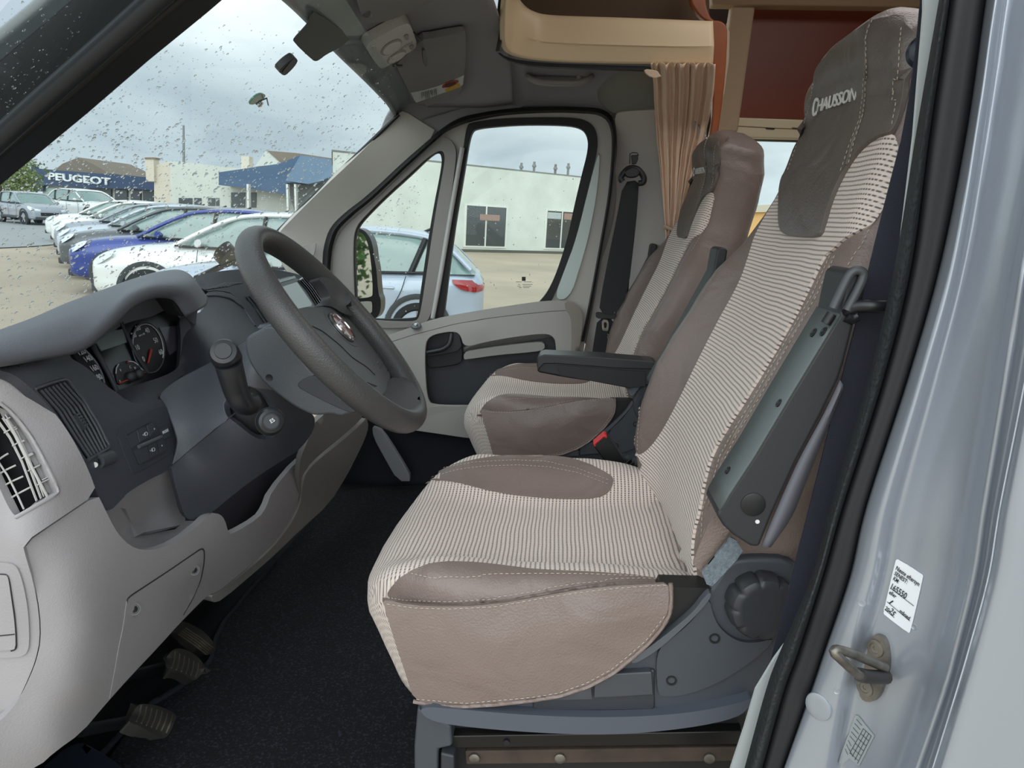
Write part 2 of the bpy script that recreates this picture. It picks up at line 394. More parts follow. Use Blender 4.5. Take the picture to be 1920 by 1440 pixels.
# ================================================================== shell of the van
# --- near B-pillar: rubber door seal, then the pressed silver metal of the doorway and outer skin
def ext(c, top=-200, bot=1640):
    (x0, y0), (x1, y1) = c[0][:2], c[1][:2]; (u0, v0), (u1, v1) = c[-2][:2], c[-1][:2]
    return [(x0+(x0-x1)*(y0-top)/(y1-y0), top)]+list(c)+[(u1+(u1-u0)*(bot-v1)/(v1-v0), bot)]
yy = (20, 253, 500, 713, 950, 1082, 1223, 1294, 1440)
def cv(xs): return ext(list(zip(xs, yy)))
c0 = cv((1757, 1717, 1677, 1627, 1556, 1521, 1462, 1436, 1396)); c1 = cv((1779, 1744, 1710, 1657, 1581, 1543, 1498, 1472, 1431))
c2 = cv((1847, 1813, 1763, 1702, 1625, 1594, 1546, 1522, 1470)); c3 = cv((1872, 1838, 1795, 1737, 1668, 1642, 1602, 1585, 1559))
c4 = cv((2010, 1965, 1915, 1880, 1840, 1820, 1785, 1765, 1715)); c5 = cv((2052, 2010, 1962, 1925, 1878, 1856, 1818, 1797, 1752))
c6 = cv((2700,)*9)
def at_(c, y, dx=0): return [WY(p[0]+dx, p[1], y) for p in c]
def mixc(a, b, t): return [(p[0]*(1-t)+q[0]*t, p[1]) for p, q in zip(a, b)]
struct(loft('trim_seal_textured', [at_(c0, .665), at_(mixc(c0, c1, .25), .648), at_(mixc(c0, c1, .6), .64), at_(mixc(c0, c1, .9), .648), at_(c1, .662)], 120, 14, mat('seal_cord', (34, 38, 40), .65, bump=('leather', .9), bscale=260)))
struct(loft('trim_seal_smooth', [at_(mixc(c0, c1, .9), .665), at_(c1, .652), at_(mixc(c1, c2, .2), .645), at_(mixc(c1, c2, .6), .643), at_(mixc(c1, c2, .85), .642), at_(c2, .650)], 120, 16, mat('seal_rubber', (30, 31, 34), .6)))
pil = struct(loft('wall_door_pillar', [at_(mixc(c1, c2, .9), .68), at_(c2, .642), at_(c2, .63, 5), at_(mixc(c2, c3, .5), .618), at_(c3, .613, -8), at_(c3, .617, 4), at_(mixc(c3, c4, .12), .622), at_(mixc(c3, c4, .45), .600), at_(mixc(c3, c4, .8), .575), at_(c4, .555, -14), at_(c4, .535), at_(c4, .533, 10), at_(mixc(c4, c5, .6), .540), at_(c5, .532, -4), at_(c5, .512, 4), at_(mixc(c5, c6, .06), .500), at_(mixc(c5, c6, .4), .497), at_(c6, .50)], 150, 150, PAINT, thick=0, angle=None))
PB = bvh_of(pil); pf = lambda off: onto(PB, off, lambda x, y: WY(x, y, .6))
# dimples and sealant line pressed into the metal
w_ = [(1733, 20), (1714, 253), (1684, 500), (1640, 713), (1572, 950), (1538, 1082), (1500, 1170), (1452, 1236), (1417, 1294), (1396, 1365), (1371, 1440), (1340, 1560), (1330, 1640)]
inn = [(1733, -200)]+w_+[(1420, 1640), (1470, 1440), (1560, 1223), (1640, 950), (1700, 713), (1750, 500), (1800, 253), (1830, 20), (1850, -200)]
struct(prism('wall_pillar_inner', [WY(x, y, .69) for x, y in inn], (0, .004, 0), PAINTW))
struct(tube('trim_sealant_line', [pf(.0002)(p[0]-2, p[1]) for p in c5[3:10]], .0006, mat('sealant_white', (226, 230, 236), .5), None, 6, sm=60))
def pf3(x, y, off): return pf(off)(x, y)
# --- striker
def striker():
    t = thing('door_striker', WY(1635, 1330, .6), 'worn steel door latch loop bolted to the silver door pillar', 'door striker')
    pl = Z('l', [(1128, 705), (1160, 698), (1195, 715), (1214, 770), (1220, 860), (1200, 945), (1170, 1025), (1135, 1057), (1090, 1050), (1062, 1012), (1058, 960), (1080, 900), (1100, 820), (1108, 745)])
    b = sheet('striker_plate', pl, pf(.006), STEEL, t, thick=.007, res=7, bevel=.0015, sm=1)
    for q in ((1155, 770), (1098, 975)): 
        x, y = Z('l', [q])[0]; p = pf(.0065)(x, y); lathe('striker_screw', [(.0085, -.001), (.008, .0012), (.005, .0014), (.0046, .0004), (.002, .0004), (.0018, -.001), (.0003, -.001)], p, pf(.01)(x, y)-pf(0)(x, y), STEEL, t, 20)
    g = lambda x, y, o: WY(*Z('l', [(x, y)])[0], .598-o)
    tube('striker_loop', [g(1185, 880, .002), g(1090, 840, .014), g(990, 800, .026), g(930, 785, .032), g(912, 797, .034), g(945, 830, .034), g(1030, 908, .030), g(1060, 922, .026), g(1120, 930, .015), g(1185, 925, .001)], .0042, STEEL, t, 12, sm=60)
    tube('striker_sleeve', [g(1050, 918, .027), g(1085, 926, .021), g(1140, 930, .011), g(1188, 930, .001)], .0062, mat('sleeve_rubber', (48, 46, 45), .5), t, 12, sm=12)
    return t
striker()
def sticker():
    q = Z('l', [(1250, 305), (1258, 306), (1385, 385), (1391, 397), (1322, 690), (1312, 697), (1185, 600), (1178, 588), (1242, 315)])
    s = sheet('service_sticker', q, pf(.0012), mat('sticker_white', (236, 238, 242), .5), None, thick=.0006, res=8, bevel=0, sm=1)
    tag(s, 'white handwritten service sticker on the silver door pillar, above the steel latch loop', 'sticker')
    ink = mat('ink', (30, 32, 38), .6); P = lambda x, y: pf(.0016)(*Z('l', [(x, y)])[0])
    ex = (P(1375, 437)-P(1250, 350)); ey = (P(1243, 330)-P(1185, 580))
    nrm = ex.cross(ey).normalized(); 
    if nrm.dot(CAM-P(1280, 500)) < 0: nrm = -nrm
    def T(st, x0, y0, x1, y1, h):
        a, b = P(x0, y0), P(x1, y1); e = b-a; sz = h; o = text('sticker_text', st, (a+b)/2+nrm*.0004, e, ey, sz, ink, s, .0001, bold=.008)
        xs = [ (v.co-(a+b)/2).dot(e.normalized()) for v in o.data.vertices]; k = e.length/(max(xs)-min(xs)); c = (a+b)/2; en = e.normalized()
        for v in o.data.vertices: v.co += en*((v.co-c).dot(en)*(k-1))
    T('Næste eftersyn', 1250, 350, 1373, 440, .0058); T('SENEST:', 1242, 378, 1310, 428, .0056); T('KM:', 1236, 405, 1264, 426, .0056)
    T('165550', 1222, 447, 1302, 502, .0085); T('eller', 1214, 478, 1250, 505, .0055); T('1', 1220, 530, 1224, 536, .0075); T('måned', 1270, 578, 1322, 620, .0055); T('20', 1192, 562, 1212, 577, .0056); T('25', 1219, 572, 1240, 600, .0078)
    for a, b in (((1218, 457), (1343, 552)), ((1202, 530), (1322, 632)), ((1190, 572), (1240, 614))): tube('ruled_line', [P(*a)+nrm*.0003, P(*b)+nrm*.0003], .00025, ink, s, 5)
    q = Z('l', [(1030, 1130), (1044, 1132), (1132, 1240), (1052, 1398), (1040, 1392), (1000, 1360), (950, 1395), (935, 1380), (960, 1300)])
    s2 = sheet('tyre_pressure_label', q, pf(.0012), mat('label_grey', (150, 156, 158), .4), None, thick=.0005, res=8, bevel=0, sm=0)
    tag(s2, 'small grey printed data label low on the silver door pillar, below the latch loop', 'label')
    P = lambda x, y: pf(.0018)(*Z('l', [(x, y)])[0])
    for k in range(9):
        a = (1038-9*k, 1150+22*k) if k < 8 else (1000, 1310); tube('printed_line', [P(a[0], a[1]), P(a[0]+(30 if k < 5 else 18), a[1]+34)], .00022, ink, s2, 4)
    for k in range(6): tube('table_line', [P(1118-14*k, 1240+26*k), P(1075-14*k, 1200+26*k)], .0002, ink, s2, 4)
    for k in range(4): tube('table_line', [P(1118-14*k, 1240-13*k), P(1045-14*k, 1385-18*k)], .0002, ink, s2, 4)
sticker()
for q, r in (((1060, 540), .0035), ((928, 1007), .003), ((1338, 665), .003)):
    x, y = Z('l', [q])[0]; o = pf(.0)(x, y); n_ = pf(.01)(x, y)-o; struct(lathe('trim_pressed_dot', [(r*1.1, -.0006), (r*1.0, .0003), (r*.8, .0004), (r*.6, .0001), (.0004, .0001)], o, n_, PAINT, None, 20))
x, y = Z('l', [(830, 1087)])[0]; o = pf(0)(x, y); struct(lathe('trim_round_plug', [(.0135, -.001), (.0128, .0006), (.0105, .0012), (.006, .0014), (.0005, .0014)], o, pf(.01)(x, y)-o, PAINT, None, 32))
# --- near A-pillar
ap = [(-900, 1055), (-1000, 920), (-450, 455), (0, 66), (92, -12), (300, -190), (520, -375), (560, -190), (420, -65), (345, 0), (230, 95), (110, 200), (0, 292), (-200, 460)]
struct(prism('wall_front_pillar', [WY(x, y, .74) for x, y in ap], (0, .05, 0), mat('pillar_black', (15, 16, 18), .6), None, .006))
struct(tube('trim_front_seal', [WY(x, y, .73) for x, y in [(480, -160), (390, -88), (300, -8), (200, 82), (60, 205), (-120, 365), (-500, 690), (-850, 985)]], .011, mat('seal_edge', (30, 32, 36), .5), None, 10, sm=30))
struct(prism('trim_front_metal', [WY(x, y, .66) for x, y in [(-1150, 930), (-600, 420), (-100, -10), (60, -170), (300, -390), (520, -560), (520, -376), (300, -190), (92, -6), (60, 22), (0, 72), (-450, 458), (-1000, 925)]], (0, .03, 0), PAINT, None, .008))
# --- passenger side: pillars, roof lining
YP = 2.36
seal_o = Z('f', [(1660, 1425), (1700, 1225), (1760, 900), (1812, 600), (1832, 400), (1842, 250), (1838, 170), (1808, 105), (1740, 72), (1600, 62), (1500, 60), (1350, 64), (1200, 76), (1070, 95), (950, 122), (870, 162), (790, 222), (600, 385), (400, 570), (270, 670), (185, 755), (148, 840), (134, 930), (134, 1100), (140, 1300)])
seal_i = Z('f', [(1640, 1425), (1680, 1225), (1740, 900), (1792, 600), (1812, 400), (1818, 260), (1808, 185), (1780, 135), (1720, 108), (1600, 100), (1500, 98), (1350, 102), (1210, 112), (1090, 130), (975, 158), (890, 192), (815, 240), (640, 400), (440, 590), (320, 690), (235, 775), (205, 850), (190, 930), (180, 1100), (180, 1300)])
struct(gridrows('trim_far_door_seal', [[WY(*p, y) for p in c] for c, y in ((catmull([V(q) for q in seal_o], 120), 2.385), ([(p*.8+q*.2) for p, q in zip(catmull([V(q) for q in seal_o], 120), catmull([V(q) for q in seal_i], 120))], 2.35), ([(p*.4+q*.6) for p, q in zip(catmull([V(q) for q in seal_o], 120), catmull([V(q) for q in seal_i], 120))], 2.345), (catmull([V(q) for q in seal_i], 120), 2.40))], mat('door_seal_black', (28, 29, 31), .55)))
# body side behind the seal
so_ = catmull([V(q) for q in seal_o], 120); cc_ = V((980, 420))
struct(gridrows('wall_far_side', [[WY(*(cc_+(p-cc_)*k), y) for p in so_] for k, y in ((.98, 2.41), (1.10, 2.42))], mat('side_grey', (140, 138, 134), .8), None, thick=.01))
# A-pillar trim
apt = [(748, 212), (757, 207), (790, 228), (823, 249)]+Z('f', [(600, 392), (400, 577), (270, 677), (190, 762), (152, 845), (138, 930), (138, 1100), (140, 1500), (60, 1500)])+[(560, 540), (520, 470), (524, 436), (532, 426), (600, 358), (680, 283)]
At = struct(sheet('wall_far_front_pillar', apt, fY([(750, 213, 2.32), (820, 245, 2.37), (530, 426, 2.27), (605, 450, 2.36), (690, 365, 2.37), (640, 320, 2.29), (560, 540, 2.27), (605, 600, 2.37)]), mat('pillar_trim', (186, 182, 174), .6, bump=('noise', .1), bscale=800), None, thick=.02, res=16, bevel=.003, sm=1))
struct(tube('trim_windscreen_edge', [WY(x, y, 2.31) for x, y in [(748, 214), (680, 280), (600, 356), (530, 425), (505, 450)]], .006, BLACK, None, 8, sm=24))
gr = Z('b', [(515, 188), (598, 175), (604, 182), (590, 255), (560, 235)]); gr2 = Z('b', [(400, 300), (425, 262), (470, 290), (480, 300), (395, 322)])
for q in (gr, gr2):
    s = struct(sheet('trim_speaker_grille', q, cY(2.30), mat('grille_grey', (150, 147, 142), .7, bump=('leather', 1.0), bscale=500), None, thick=.004, res=10, bevel=.001, sm=1))
# B-pillar trim of the far side
bt = [(1150, 214), (1170, 208), (1236, 206), (1300, 206), (1330, 300), (1330, 500), (1300, 720), (1080, 720)]+Z('f', [(1668, 1425), (1708, 1225), (1768, 900), (1820, 600), (1840, 400), (1850, 250)])
struct(sheet('wall_far_door_pillar', bt, fY([(1150, 250, 2.38), (1100, 660, 2.40), (1170, 230, 2.33), (1125, 650, 2.35), (1250, 250, 2.30), (1250, 600, 2.32)]), TRIM, None, thick=.03, res=20, bevel=.006))
# roof lining: one moulded skin, header to cab cut-out, crowned across
hx = [(.75, -.36, 1.86), (1.08, -.40, 1.885), (1.5, -.47, 1.912), (1.9, -.51, 1.918), (2.2, -.535, 1.912), (2.36, -.555, 1.895)]
rows = [[V((x, y, z-.01)) for y, x, z in hx], [V((x+.004, y, z+.012)) for y, x, z in hx], [V((x+.05, y, z+.05-(.02 if y > 2.3 else 0))) for y, x, z in hx], [V((x+.14, y, z+.095-(.06 if y > 2.3 else .01 if y > 2.1 else 0))) for y, x, z in hx],
        [V((x+.27, y, z+.125-(.085 if y > 2.3 else .02 if y > 2.1 else 0))) for y, x, z in hx], [V((-.19, y, z+.145-(.09 if y > 2.3 else .02 if y > 2.1 else 0))) for y, x, z in hx]]
# the far strip carries on over the door
rl = struct(loft('ceiling', rows, 60, 50, HEAD, thick=.012, angle=None))
strip = [[V((-.62, 2.375, 1.84)), V((-.36, 2.395, 1.93)), V((-.15, 2.40, 1.945)), V((.05, 2.40, 1.942)), V((.14, 2.39, 1.925)), V((.34, 2.37, 1.925))],
         [V((-.58, 2.34, 1.90)), V((-.35, 2.345, 1.97)), V((-.15, 2.34, 1.99)), V((.05, 2.34, 1.99)), V((.14, 2.33, 1.98)), V((.34, 2.31, 1.98))],
         [V((-.49, 2.26, 1.97)), V((-.33, 2.26, 2.01)), V((-.15, 2.26, 2.03)), V((.05, 2.26, 2.03)), V((.14, 2.26, 2.03)), V((.34, 2.25, 2.03))],
         [V((-.47, 2.14, 2.01)), V((-.30, 2.14, 2.045)), V((-.15, 2.14, 2.06)), V((.05, 2.14, 2.06)), V((.14, 2.14, 2.06)), V((.34, 2.13, 2.06))]]
struct(loft('ceiling_side', strip, 50, 24, HEAD, thick=.012, angle=None))
struct(sheet('ceiling_corner', Z('g', [(640, 385), (1010, 385), (1010, 655), (790, 645), (745, 640), (705, 610), (660, 570), (655, 480)]), fY([(1115, 130, 2.30), (1120, 200, 2.37), (1200, 130, 2.22), (1180, 160, 2.24), (1235, 215, 2.30), (1235, 140, 2.2)]), mat('moulded_grey', (128, 127, 121), .7), None, thick=.02, res=14, bevel=.006))
struct(sheet('ceiling_front_corner', [(738, 196), (757, 209), (822, 251), (870, 222), (960, 209), (1000, 190), (960, 150), (800, 120), (735, 150)], cY(2.392), HEAD, None, thick=.006, res=20, bevel=.001, sm=0))
# floor, bulkhead, outer shell that keeps the daylight out
CARPET = mat('navy_black_carpet', (17, 20, 27), .95, bump=('noise', 1.0), bscale=330)
def speckle():
    t = CARPET.node_tree; b = t.nodes['Principled BSDF']; tx = t.nodes.new('ShaderNodeTexCoord'); n = t.nodes.new('ShaderNodeTexNoise'); n.inputs['Scale'].default_value = 210; n.inputs['Detail'].default_value = 3
    r = t.nodes.new('ShaderNodeValToRGB'); r.color_ramp.elements[0].position = .52; r.color_ramp.elements[0].color = srgb((9, 11, 16)); r.color_ramp.elements[1].position = .75; r.color_ramp.elements[1].color = srgb((52, 58, 70))
    t.links.new(tx.outputs['Object'], n.inputs[0]); t.links.new(n.outputs[0], r.inputs[0]); t.links.new(r.outputs[0], b.inputs['Base Color'])
speckle()
struct(box('floor', (-.1, 1.55, .60), (2.6, 1.9, .08), mat('black_floor', (20, 23, 30), .8)))
struct(box('wall_near_front', (-1.25, .68, .82), (1.18, .04, 1.05), PAINT, None, .01))
struct(box('wall_bulkhead', (-1.15, 1.55, .84), (.04, 1.66, .58), mat('bulkhead_dark', (14, 16, 20), .9)))
struct(box('ceiling_outer', (1.0, 1.55, 2.62), (2.6, 2.2, .05), TAN))
struct(box('wall_rear', (2.6, 1.55, 1.6), (.05, 2.2, 2.1), TAN))
struct(box('wall_near_side', (1.75, .53, 1.6), (1.9, .04, 2.1), PAINT))
struct(box('wall_near_upper', (1.53, .53, 2.29), (2.4, .04, .68), PAINT))
struct(box('wall_near_over_door', (.05, .66, 2.30), (1.5, .04, .62), PAINT))
struct(box('ceiling_front', (-.02, 1.55, 2.62), (.6, 1.9, .03), PAINT))
struct(box('floor_living', (1.5, 1.55, .66), (2.2, 1.9, .05), mat('living_floor', (70, 55, 45), .6)))
struct(box('wall_front_over', (-.30, 1.55, 2.35), (.05, 2.2, .55), PAINT))
# ================================================================== seats
YD = 1.03
def sst(a, b, x): t = max(0, min(1, (x-a)/(b-a))); return t*t*(3-2*t)
def lerpt(tab, x):
    if x <= tab[0][0]: return tab[0][1]
    for (a, p), (b, q) in zip(tab, tab[1:]):
        if x <= b: t = (x-a)/(b-a); return p+(q-p)*(t*t*(3-2*t)*.35+t*.65)
    return tab[-1][1]
def cush_top(x, s):
    h = 1.123+.018*sst(-.05, .22, x)
    b = sst(.10, .20, abs(s))*.048*sst(-.27, -.12, x)*(1-.35*sst(.05, .2, x))
    return h+b-.012*sst(.22, .26, abs(s))-.05*sst(-.19, -.275, x)**1.5
def cushion(parent):
    rows = []; N = 88
    def outline(sc):
        r = []
        for j in range(N):
            a = 2*math.pi*j/N; c, s_ = math.cos(a), math.sin(a); e_ = 4.6
            x = abs(c)**(2/e_)*(1 if c > 0 else -1); y = abs(s_)**(2/e_)*(1 if s_ > 0 else -1)
            X = -.022+x*.241*sc; Y = y*.250*sc
            if x < 0: X += .075*abs(y)**2.6*min(1, -x)*sc
            r.append((X, Y))
        return r
    def zb(x): return .958+.19*sst(-.08, .2, x)
    for k, sc in ((0, .945), (.12, .955), (.3, .97), (.55, .985), (.8, 1.0), (.93, .995)):
        rows.append([V((x+(.030*(1-k) if x < 0 else 0), YD+y, zb(x)+(cush_top(x, y)-.03-zb(x))*k)) for x, y in outline(sc)])
    for sc, dz in ((.985, .013), (.965, .005), (.935, .001), (.89, 0), (.83, 0), (.75, 0), (.66, 0), (.56, 0), (.46, 0), (.36, 0), (.26, 0), (.16, 0), (.06, 0)):
        rows.append([V((x, YD+y, cush_top(x, y)-dz)) for x, y in outline(sc)])
    o = gridrows('seat_cushion', rows, FABRIC, parent, True, True, True, angle=None)
    set_uv(o.data, lambda p: (p.x+min(0, p.z-1.085), p.y)); return o
# backrest: centre line, half width, bolster lead as functions of height
BX = [(1.08, .222), (1.15, .195), (1.22, .19), (1.285, .20), (1.353, .219), (1.407, .243), (1.465, .268), (1.524, .290), (1.60, .318), (1.70, .346), (1.76, .357), (1.785, .361), (1.81, .346), (1.835, .340), (1.855, .345), (1.875, .368)]
BW = [(1.08, .20), (1.15, .225), (1.25, .243), (1.40, .252), (1.50, .25), (1.55, .238), (1.60, .215), (1.66, .192), (1.72, .178), (1.80, .168), (1.86, .158), (1.89, .14)]
BF = [(1.08, .0), (1.16, .03), (1.25, .042), (1.40, .045), (1.52, .036), (1.58, .014), (1.64, .0), (1.75, -.004), (1.80, -.008), (1.84, -.014), (1.88, -.02)]
BK = [(1.08, .335), (1.3, .335), (1.45, .40), (1.6, .455), (1.7, .478), (1.8, .487), (1.86, .482), (1.89, .475)]
def backrest(parent):
    zs = [1.085, 1.10, 1.125, 1.797, 1.803]+[1.15+.024*i for i in range(28)]+[1.81, 1.825, 1.84, 1.852, 1.860, 1.867, 1.871]
    zs = sorted(set(zs)); rows = []
    def ring(z, sc=1, dz=0, shx=0):
        x, w_, f = lerpt(BX, z), lerpt(BW, z), lerpt(BF, z); th = lerpt(BK, z)-x; g = f*.2 if f > 0 else f
        P = [(-w_*.45, .0), (0, .004), (w_*.45, .0), (w_*.68, -f*.45), (w_*.84, -f), (w_*.94, -f*.85), (w_*1.0, -f*.2+.008), (w_*1.01, .05), (w_*.97, th*.75), (w_*.75, th), (0, th+.012),
             (-w_*.75, th), (-w_*.97, th*.75), (-w_*1.01, .05), (-w_*1.0, -g*.2+.012), (-w_*.94, -g*.85), (-w_*.84, -g), (-w_*.68, -g*.45)]
        c = V((x+th*.5+shx, YD, z+dz))
        return catmull([c+(V((x+q, YD+s, z+dz-max(0, q-.02)*.26*sst(1.66, 1.88, z)-.036*(s/w_)**2*sst(1.68, 1.88, z)))-V((x+th*.5, YD, z+dz)))*sc for s, q in P], 72, True)
    for z in zs: rows.append(ring(z))
    for sc, dz in ((.93, .005), (.84, .008), (.7, .011), (.5, .013), (.25, .014)): rows.append(ring(zs[-1], sc, dz, .012*(1-sc)))
    rows.reverse()
    rows = rows[::-1]
    return gridrows('backrest', rows, LEATHER, parent, True, True, True, angle=None)
def make_seat():
    t = thing('driver_seat', (.05, YD, .66), 'striped beige and taupe leather seat right behind the steering wheel, nearest the open door', 'seat', 'front cab seats')
    cu = cushion(t); bk = backrest(t)
    cb, bb = bvh_of(cu), bvh_of(bk)
    guess = lambda x, y: WY(x, y, YD)
    fb = lambda off: onto(bb, off, lambda x, y: WY(x, y, 1.0)); fc = lambda off: onto(cb, off, lambda x, y: WY(x, y, .85))
    # fabric face of the backrest
    right = [(1310, 1108), (1300, 1040), (1303, 1000)]+Z('k', [(465, 1440), (490, 1280), (530, 1130), (600, 1000), (750, 770), (900, 520), (1050, 250), (1165, 0)])+[(1563, 473), (1587, 447), (1633, 425), (1648, 405), (1663, 380), (1675, 320), (1687, 250)]
    top = Z('j', [(1050, 720), (950, 800), (860, 940), (800, 1000), (700, 1000), (600, 920), (548, 900)])
    left = Z('j', [(500, 1020), (400, 1180), (350, 1275)])+Z('k', [(740, 0), (690, 150), (560, 380), (430, 640), (330, 850), (240, 1010), (175, 1090), (120, 1120)])+[(1190, 853), (1188, 862), (1200, 900), (1235, 985)]
    fab = sheet('backrest_fabric', right+top+left, fb(.0035), FABRIC, bk, thick=.006, res=13, uv=lambda p: (p.z*1.02+.35*p.x, p.y))
    # leather head panel hanging down over the fabric
    tong = Z('j', [(1155, 690), (1050, 722), (950, 802), (860, 942), (800, 1082), (760, 1222), (748, 1262), (722, 1284), (620, 1282), (535, 1270), (507, 1225), (505, 1100), (510, 970), (555, 890), (640, 640), (705, 420), (715, 330), (780, 250), (900, 150), (1020, 80), (1150, 60), (1215, 80), (1240, 240), (1200, 480)])
    hp = sheet('head_panel', tong, fb(.009), TONGUE, bk, thick=.008, res=13, bevel=.0025); hp['label'] = 'darker grey brown leather panel on the head of the seat'
    hf = fb(.0105)
    stl = [line3(Z('j', q), hf) for q in ([(1030, 90), (1012, 150), (1022, 300), (1015, 470), (998, 600), (952, 740), (912, 890)], [(1010, 300), (1000, 480), (980, 620), (925, 760), (885, 880), (862, 940)],
            [(716, 400), (655, 650), (605, 800), (562, 920)], [(1138, 660), (1176, 470), (1188, 240), (1196, 120)])]
    stitches('panel_stitching', stl, .0004, .0040, .0030, THREAD, hp)
    bead('panel_seam', Z('j', [(1024, 84), (1004, 150), (1012, 300), (1006, 470), (990, 610), (938, 745), (900, 880)]), fb(.0092), .0018, TONGUE, hp)
    # embroidered name
    a, b_ = hf(1542, 197), hf(1614, 173); up = (hf(1585, 160)-hf(1572, 215)); ex = (b_-a); mid = hf(1578, 188)
    nm = ex.cross(up).normalized(); off = nm*(-.002 if nm.dot(mid-CAM) > 0 else .002)
    text('logo', 'HAUSSON', mid+off+ex*.075, ex, up, .0225, WHITET, bk, .0008, shear=.25, sx=.74*ex.length/.073, bold=.01)
    text('logo', 'C', a+off+ex*.04-up.normalized()*.003, ex, up, .034, WHITET, bk, .0008, shear=.25, sx=.8, bold=.01)
    # near bolster seams and stitching on the backrest
    sb = fb(.0018)
    L1 = Z('k', [(1195, 0), (1090, 230), (940, 490), (790, 760), (640, 1010), (575, 1130), (530, 1290), (480, 1420)])+[(1316, 1010), (1312, 1060)]
    L2 = Z('k', [(1222, 0), (1115, 235), (962, 500), (815, 770), (665, 1020), (600, 1150), (560, 1290), (515, 1420)])
    L3 = Z('j', [(985, 1235), (950, 1310), (905, 1380), (870, 1440)]); L4 = Z('k', [(1405, 0), (1380, 60), (1355, 110)])
    stitches('bolster_stitching', [line3(q, sb) for q in (L1, L2, L3)], .0004, .0040, .0030, THREAD, bk)
    bead('bolster_seam', Z('k', [(1205, 0), (1100, 232), (950, 495), (800, 765), (650, 1015), (586, 1140), (545, 1290), (500, 1420)]), fb(.0), .0022, LEATHER, bk)
    far = [Z('k', [(105, 850), (97, 950), (93, 1040), (92, 1110)]), Z('k', [(125, 850), (115, 950), (110, 1040), (110, 1110)])]
    stitches('bolster_stitching', [line3(q, sb) for q in far], .0004, .0040, .0030, THREAD, bk)
    # cushion leather: far bolster, near roll, side skirt
    farb = Z('m', [(345, 176), (430, 146), (520, 98), (640, 66), (760, 48), (900, 38), (1020, 38), (1140, 52), (1260, 90), (1340, 130), (1385, 160), (1378, 205), (1350, 245), (1290, 268), (1180, 272), (1050, 268), (900, 255), (760, 235), (640, 205), (540, 178), (430, 168)])
    ff = onto(cb, .003, lambda x, y: WY(x, y, 1.26)); ff2 = onto(cb, .0045, lambda x, y: WY(x, y, 1.26))
    sheet('side_bolster', farb, ff, LEATHER, cu, thick=.005, res=11, bevel=.0015)
    stitches('bolster_stitching', [line3(Z('m', q), ff2) for q in ([(420, 165), (560, 122), (700, 103), (880, 98), (1040, 108), (1200, 140), (1360, 200)], [(480, 116), (640, 84), (860, 74), (1020, 80), (1180, 112), (1372, 182)])], .0004, .0040, .0030, THREAD, cu)
    roll = Z('m', [(1655, 715), (1590, 690), (1440, 675), (1250, 662), (1050, 655), (920, 645), (800, 628), (650, 612), (520, 608), (430, 615), (350, 640), (270, 680), (215, 730), (185, 790), (300, 818), (520, 830), (760, 812), (980, 772), (1200, 735), (1400, 715), (1560, 716)])
    sheet('near_bolster', roll, fc(.003), LEATHER, cu, thick=.005, res=11, bevel=.0015)
    g = onto(cb, .005, lambda x, y: WY(x, y, .8))
    bead('bolster_seam', Z('m', [(180, 800), (300, 826), (520, 836), (760, 820), (980, 782), (1200, 745), (1400, 724), (1560, 722), (1680, 722)]), fc(.003), .0028, LEATHER, cu)
    # skirt hangs as its own skin a little outside the cushion
    skn = [(730, 1122, .776), (900, 1134, .770), (1060, 1110, .770), (1255, 1097, .772), (745, 1240, .768), (900, 1220, .758), (1100, 1180, .758), (1250, 1150, .766), (775, 1318, .770), (950, 1315, .762), (1100, 1270, .762), (1200, 1200, .766)]
    fs_ = fY(skn); skirt = Z('m', [(172, 800), (300, 832), (520, 842), (760, 828), (980, 790), (1200, 752), (1400, 730), (1560, 722), (1684, 716), (1690, 800), (1680, 880), (1640, 950), (1570, 1030), (1480, 1110), (1380, 1190), (1250, 1260), (1100, 1310), (940, 1335), (760, 1355), (600, 1366), (450, 1362), (330, 1340), (285, 1200), (235, 1050), (200, 940), (168, 830)])
    sk = sheet('side_skirt', skirt, fs_, LEATHER, cu, thick=.006, res=14, bevel=.002, sm=1)
    sheet('side_skirt', skirt, lambda x, y: fs_(x, y)+V((0, .012, -.03)), LEATHER, cu, thick=.006, res=24, bevel=.002, sm=1, mirrorY=YD)
    f2 = lambda x, y: fs_(x, y)+(CAM-fs_(x, y)).normalized()*.001
    bead('piping', Z('m', [(1686, 716), (1692, 800), (1682, 880), (1642, 952), (1572, 1033), (1482, 1113), (1382, 1193), (1252, 1263), (1100, 1313), (940, 1338), (760, 1358), (600, 1368), (450, 1364), (325, 1342)]), f2, .0028, LEATHER, sk)
    f3 = lambda x, y: fs_(x, y)+(CAM-fs_(x, y)).normalized()*.0012
    stitches('skirt_stitching', [line3(Z('m', q), f3) for q in ([(185, 826), (320, 846), (520, 852), (760, 840), (980, 800), (1200, 765), (1400, 742), (1600, 728), (1670, 726)], [(1655, 890), (1560, 1015), (1470, 1095), (1370, 1175), (1240, 1245), (1095, 1297), (940, 1322), (600, 1352), (340, 1330)])], .0004, .0040, .0030, THREAD, sk)
    stitches('bolster_stitching', [line3(Z('m', q), g) for q in ([(180, 782), (300, 800), (520, 805), (760, 790), (980, 755), (1200, 722), (1400, 706), (1560, 706), (1660, 716)], [(310, 662), (430, 688), (600, 690), (760, 680), (1000, 678), (1250, 680), (1450, 690), (1600, 700)])], .0004, .0040, .0030, THREAD, cu)
    return t, cu, bk, cb, bb
seat, cushion_o, back_o, CB, BB = make_seat()
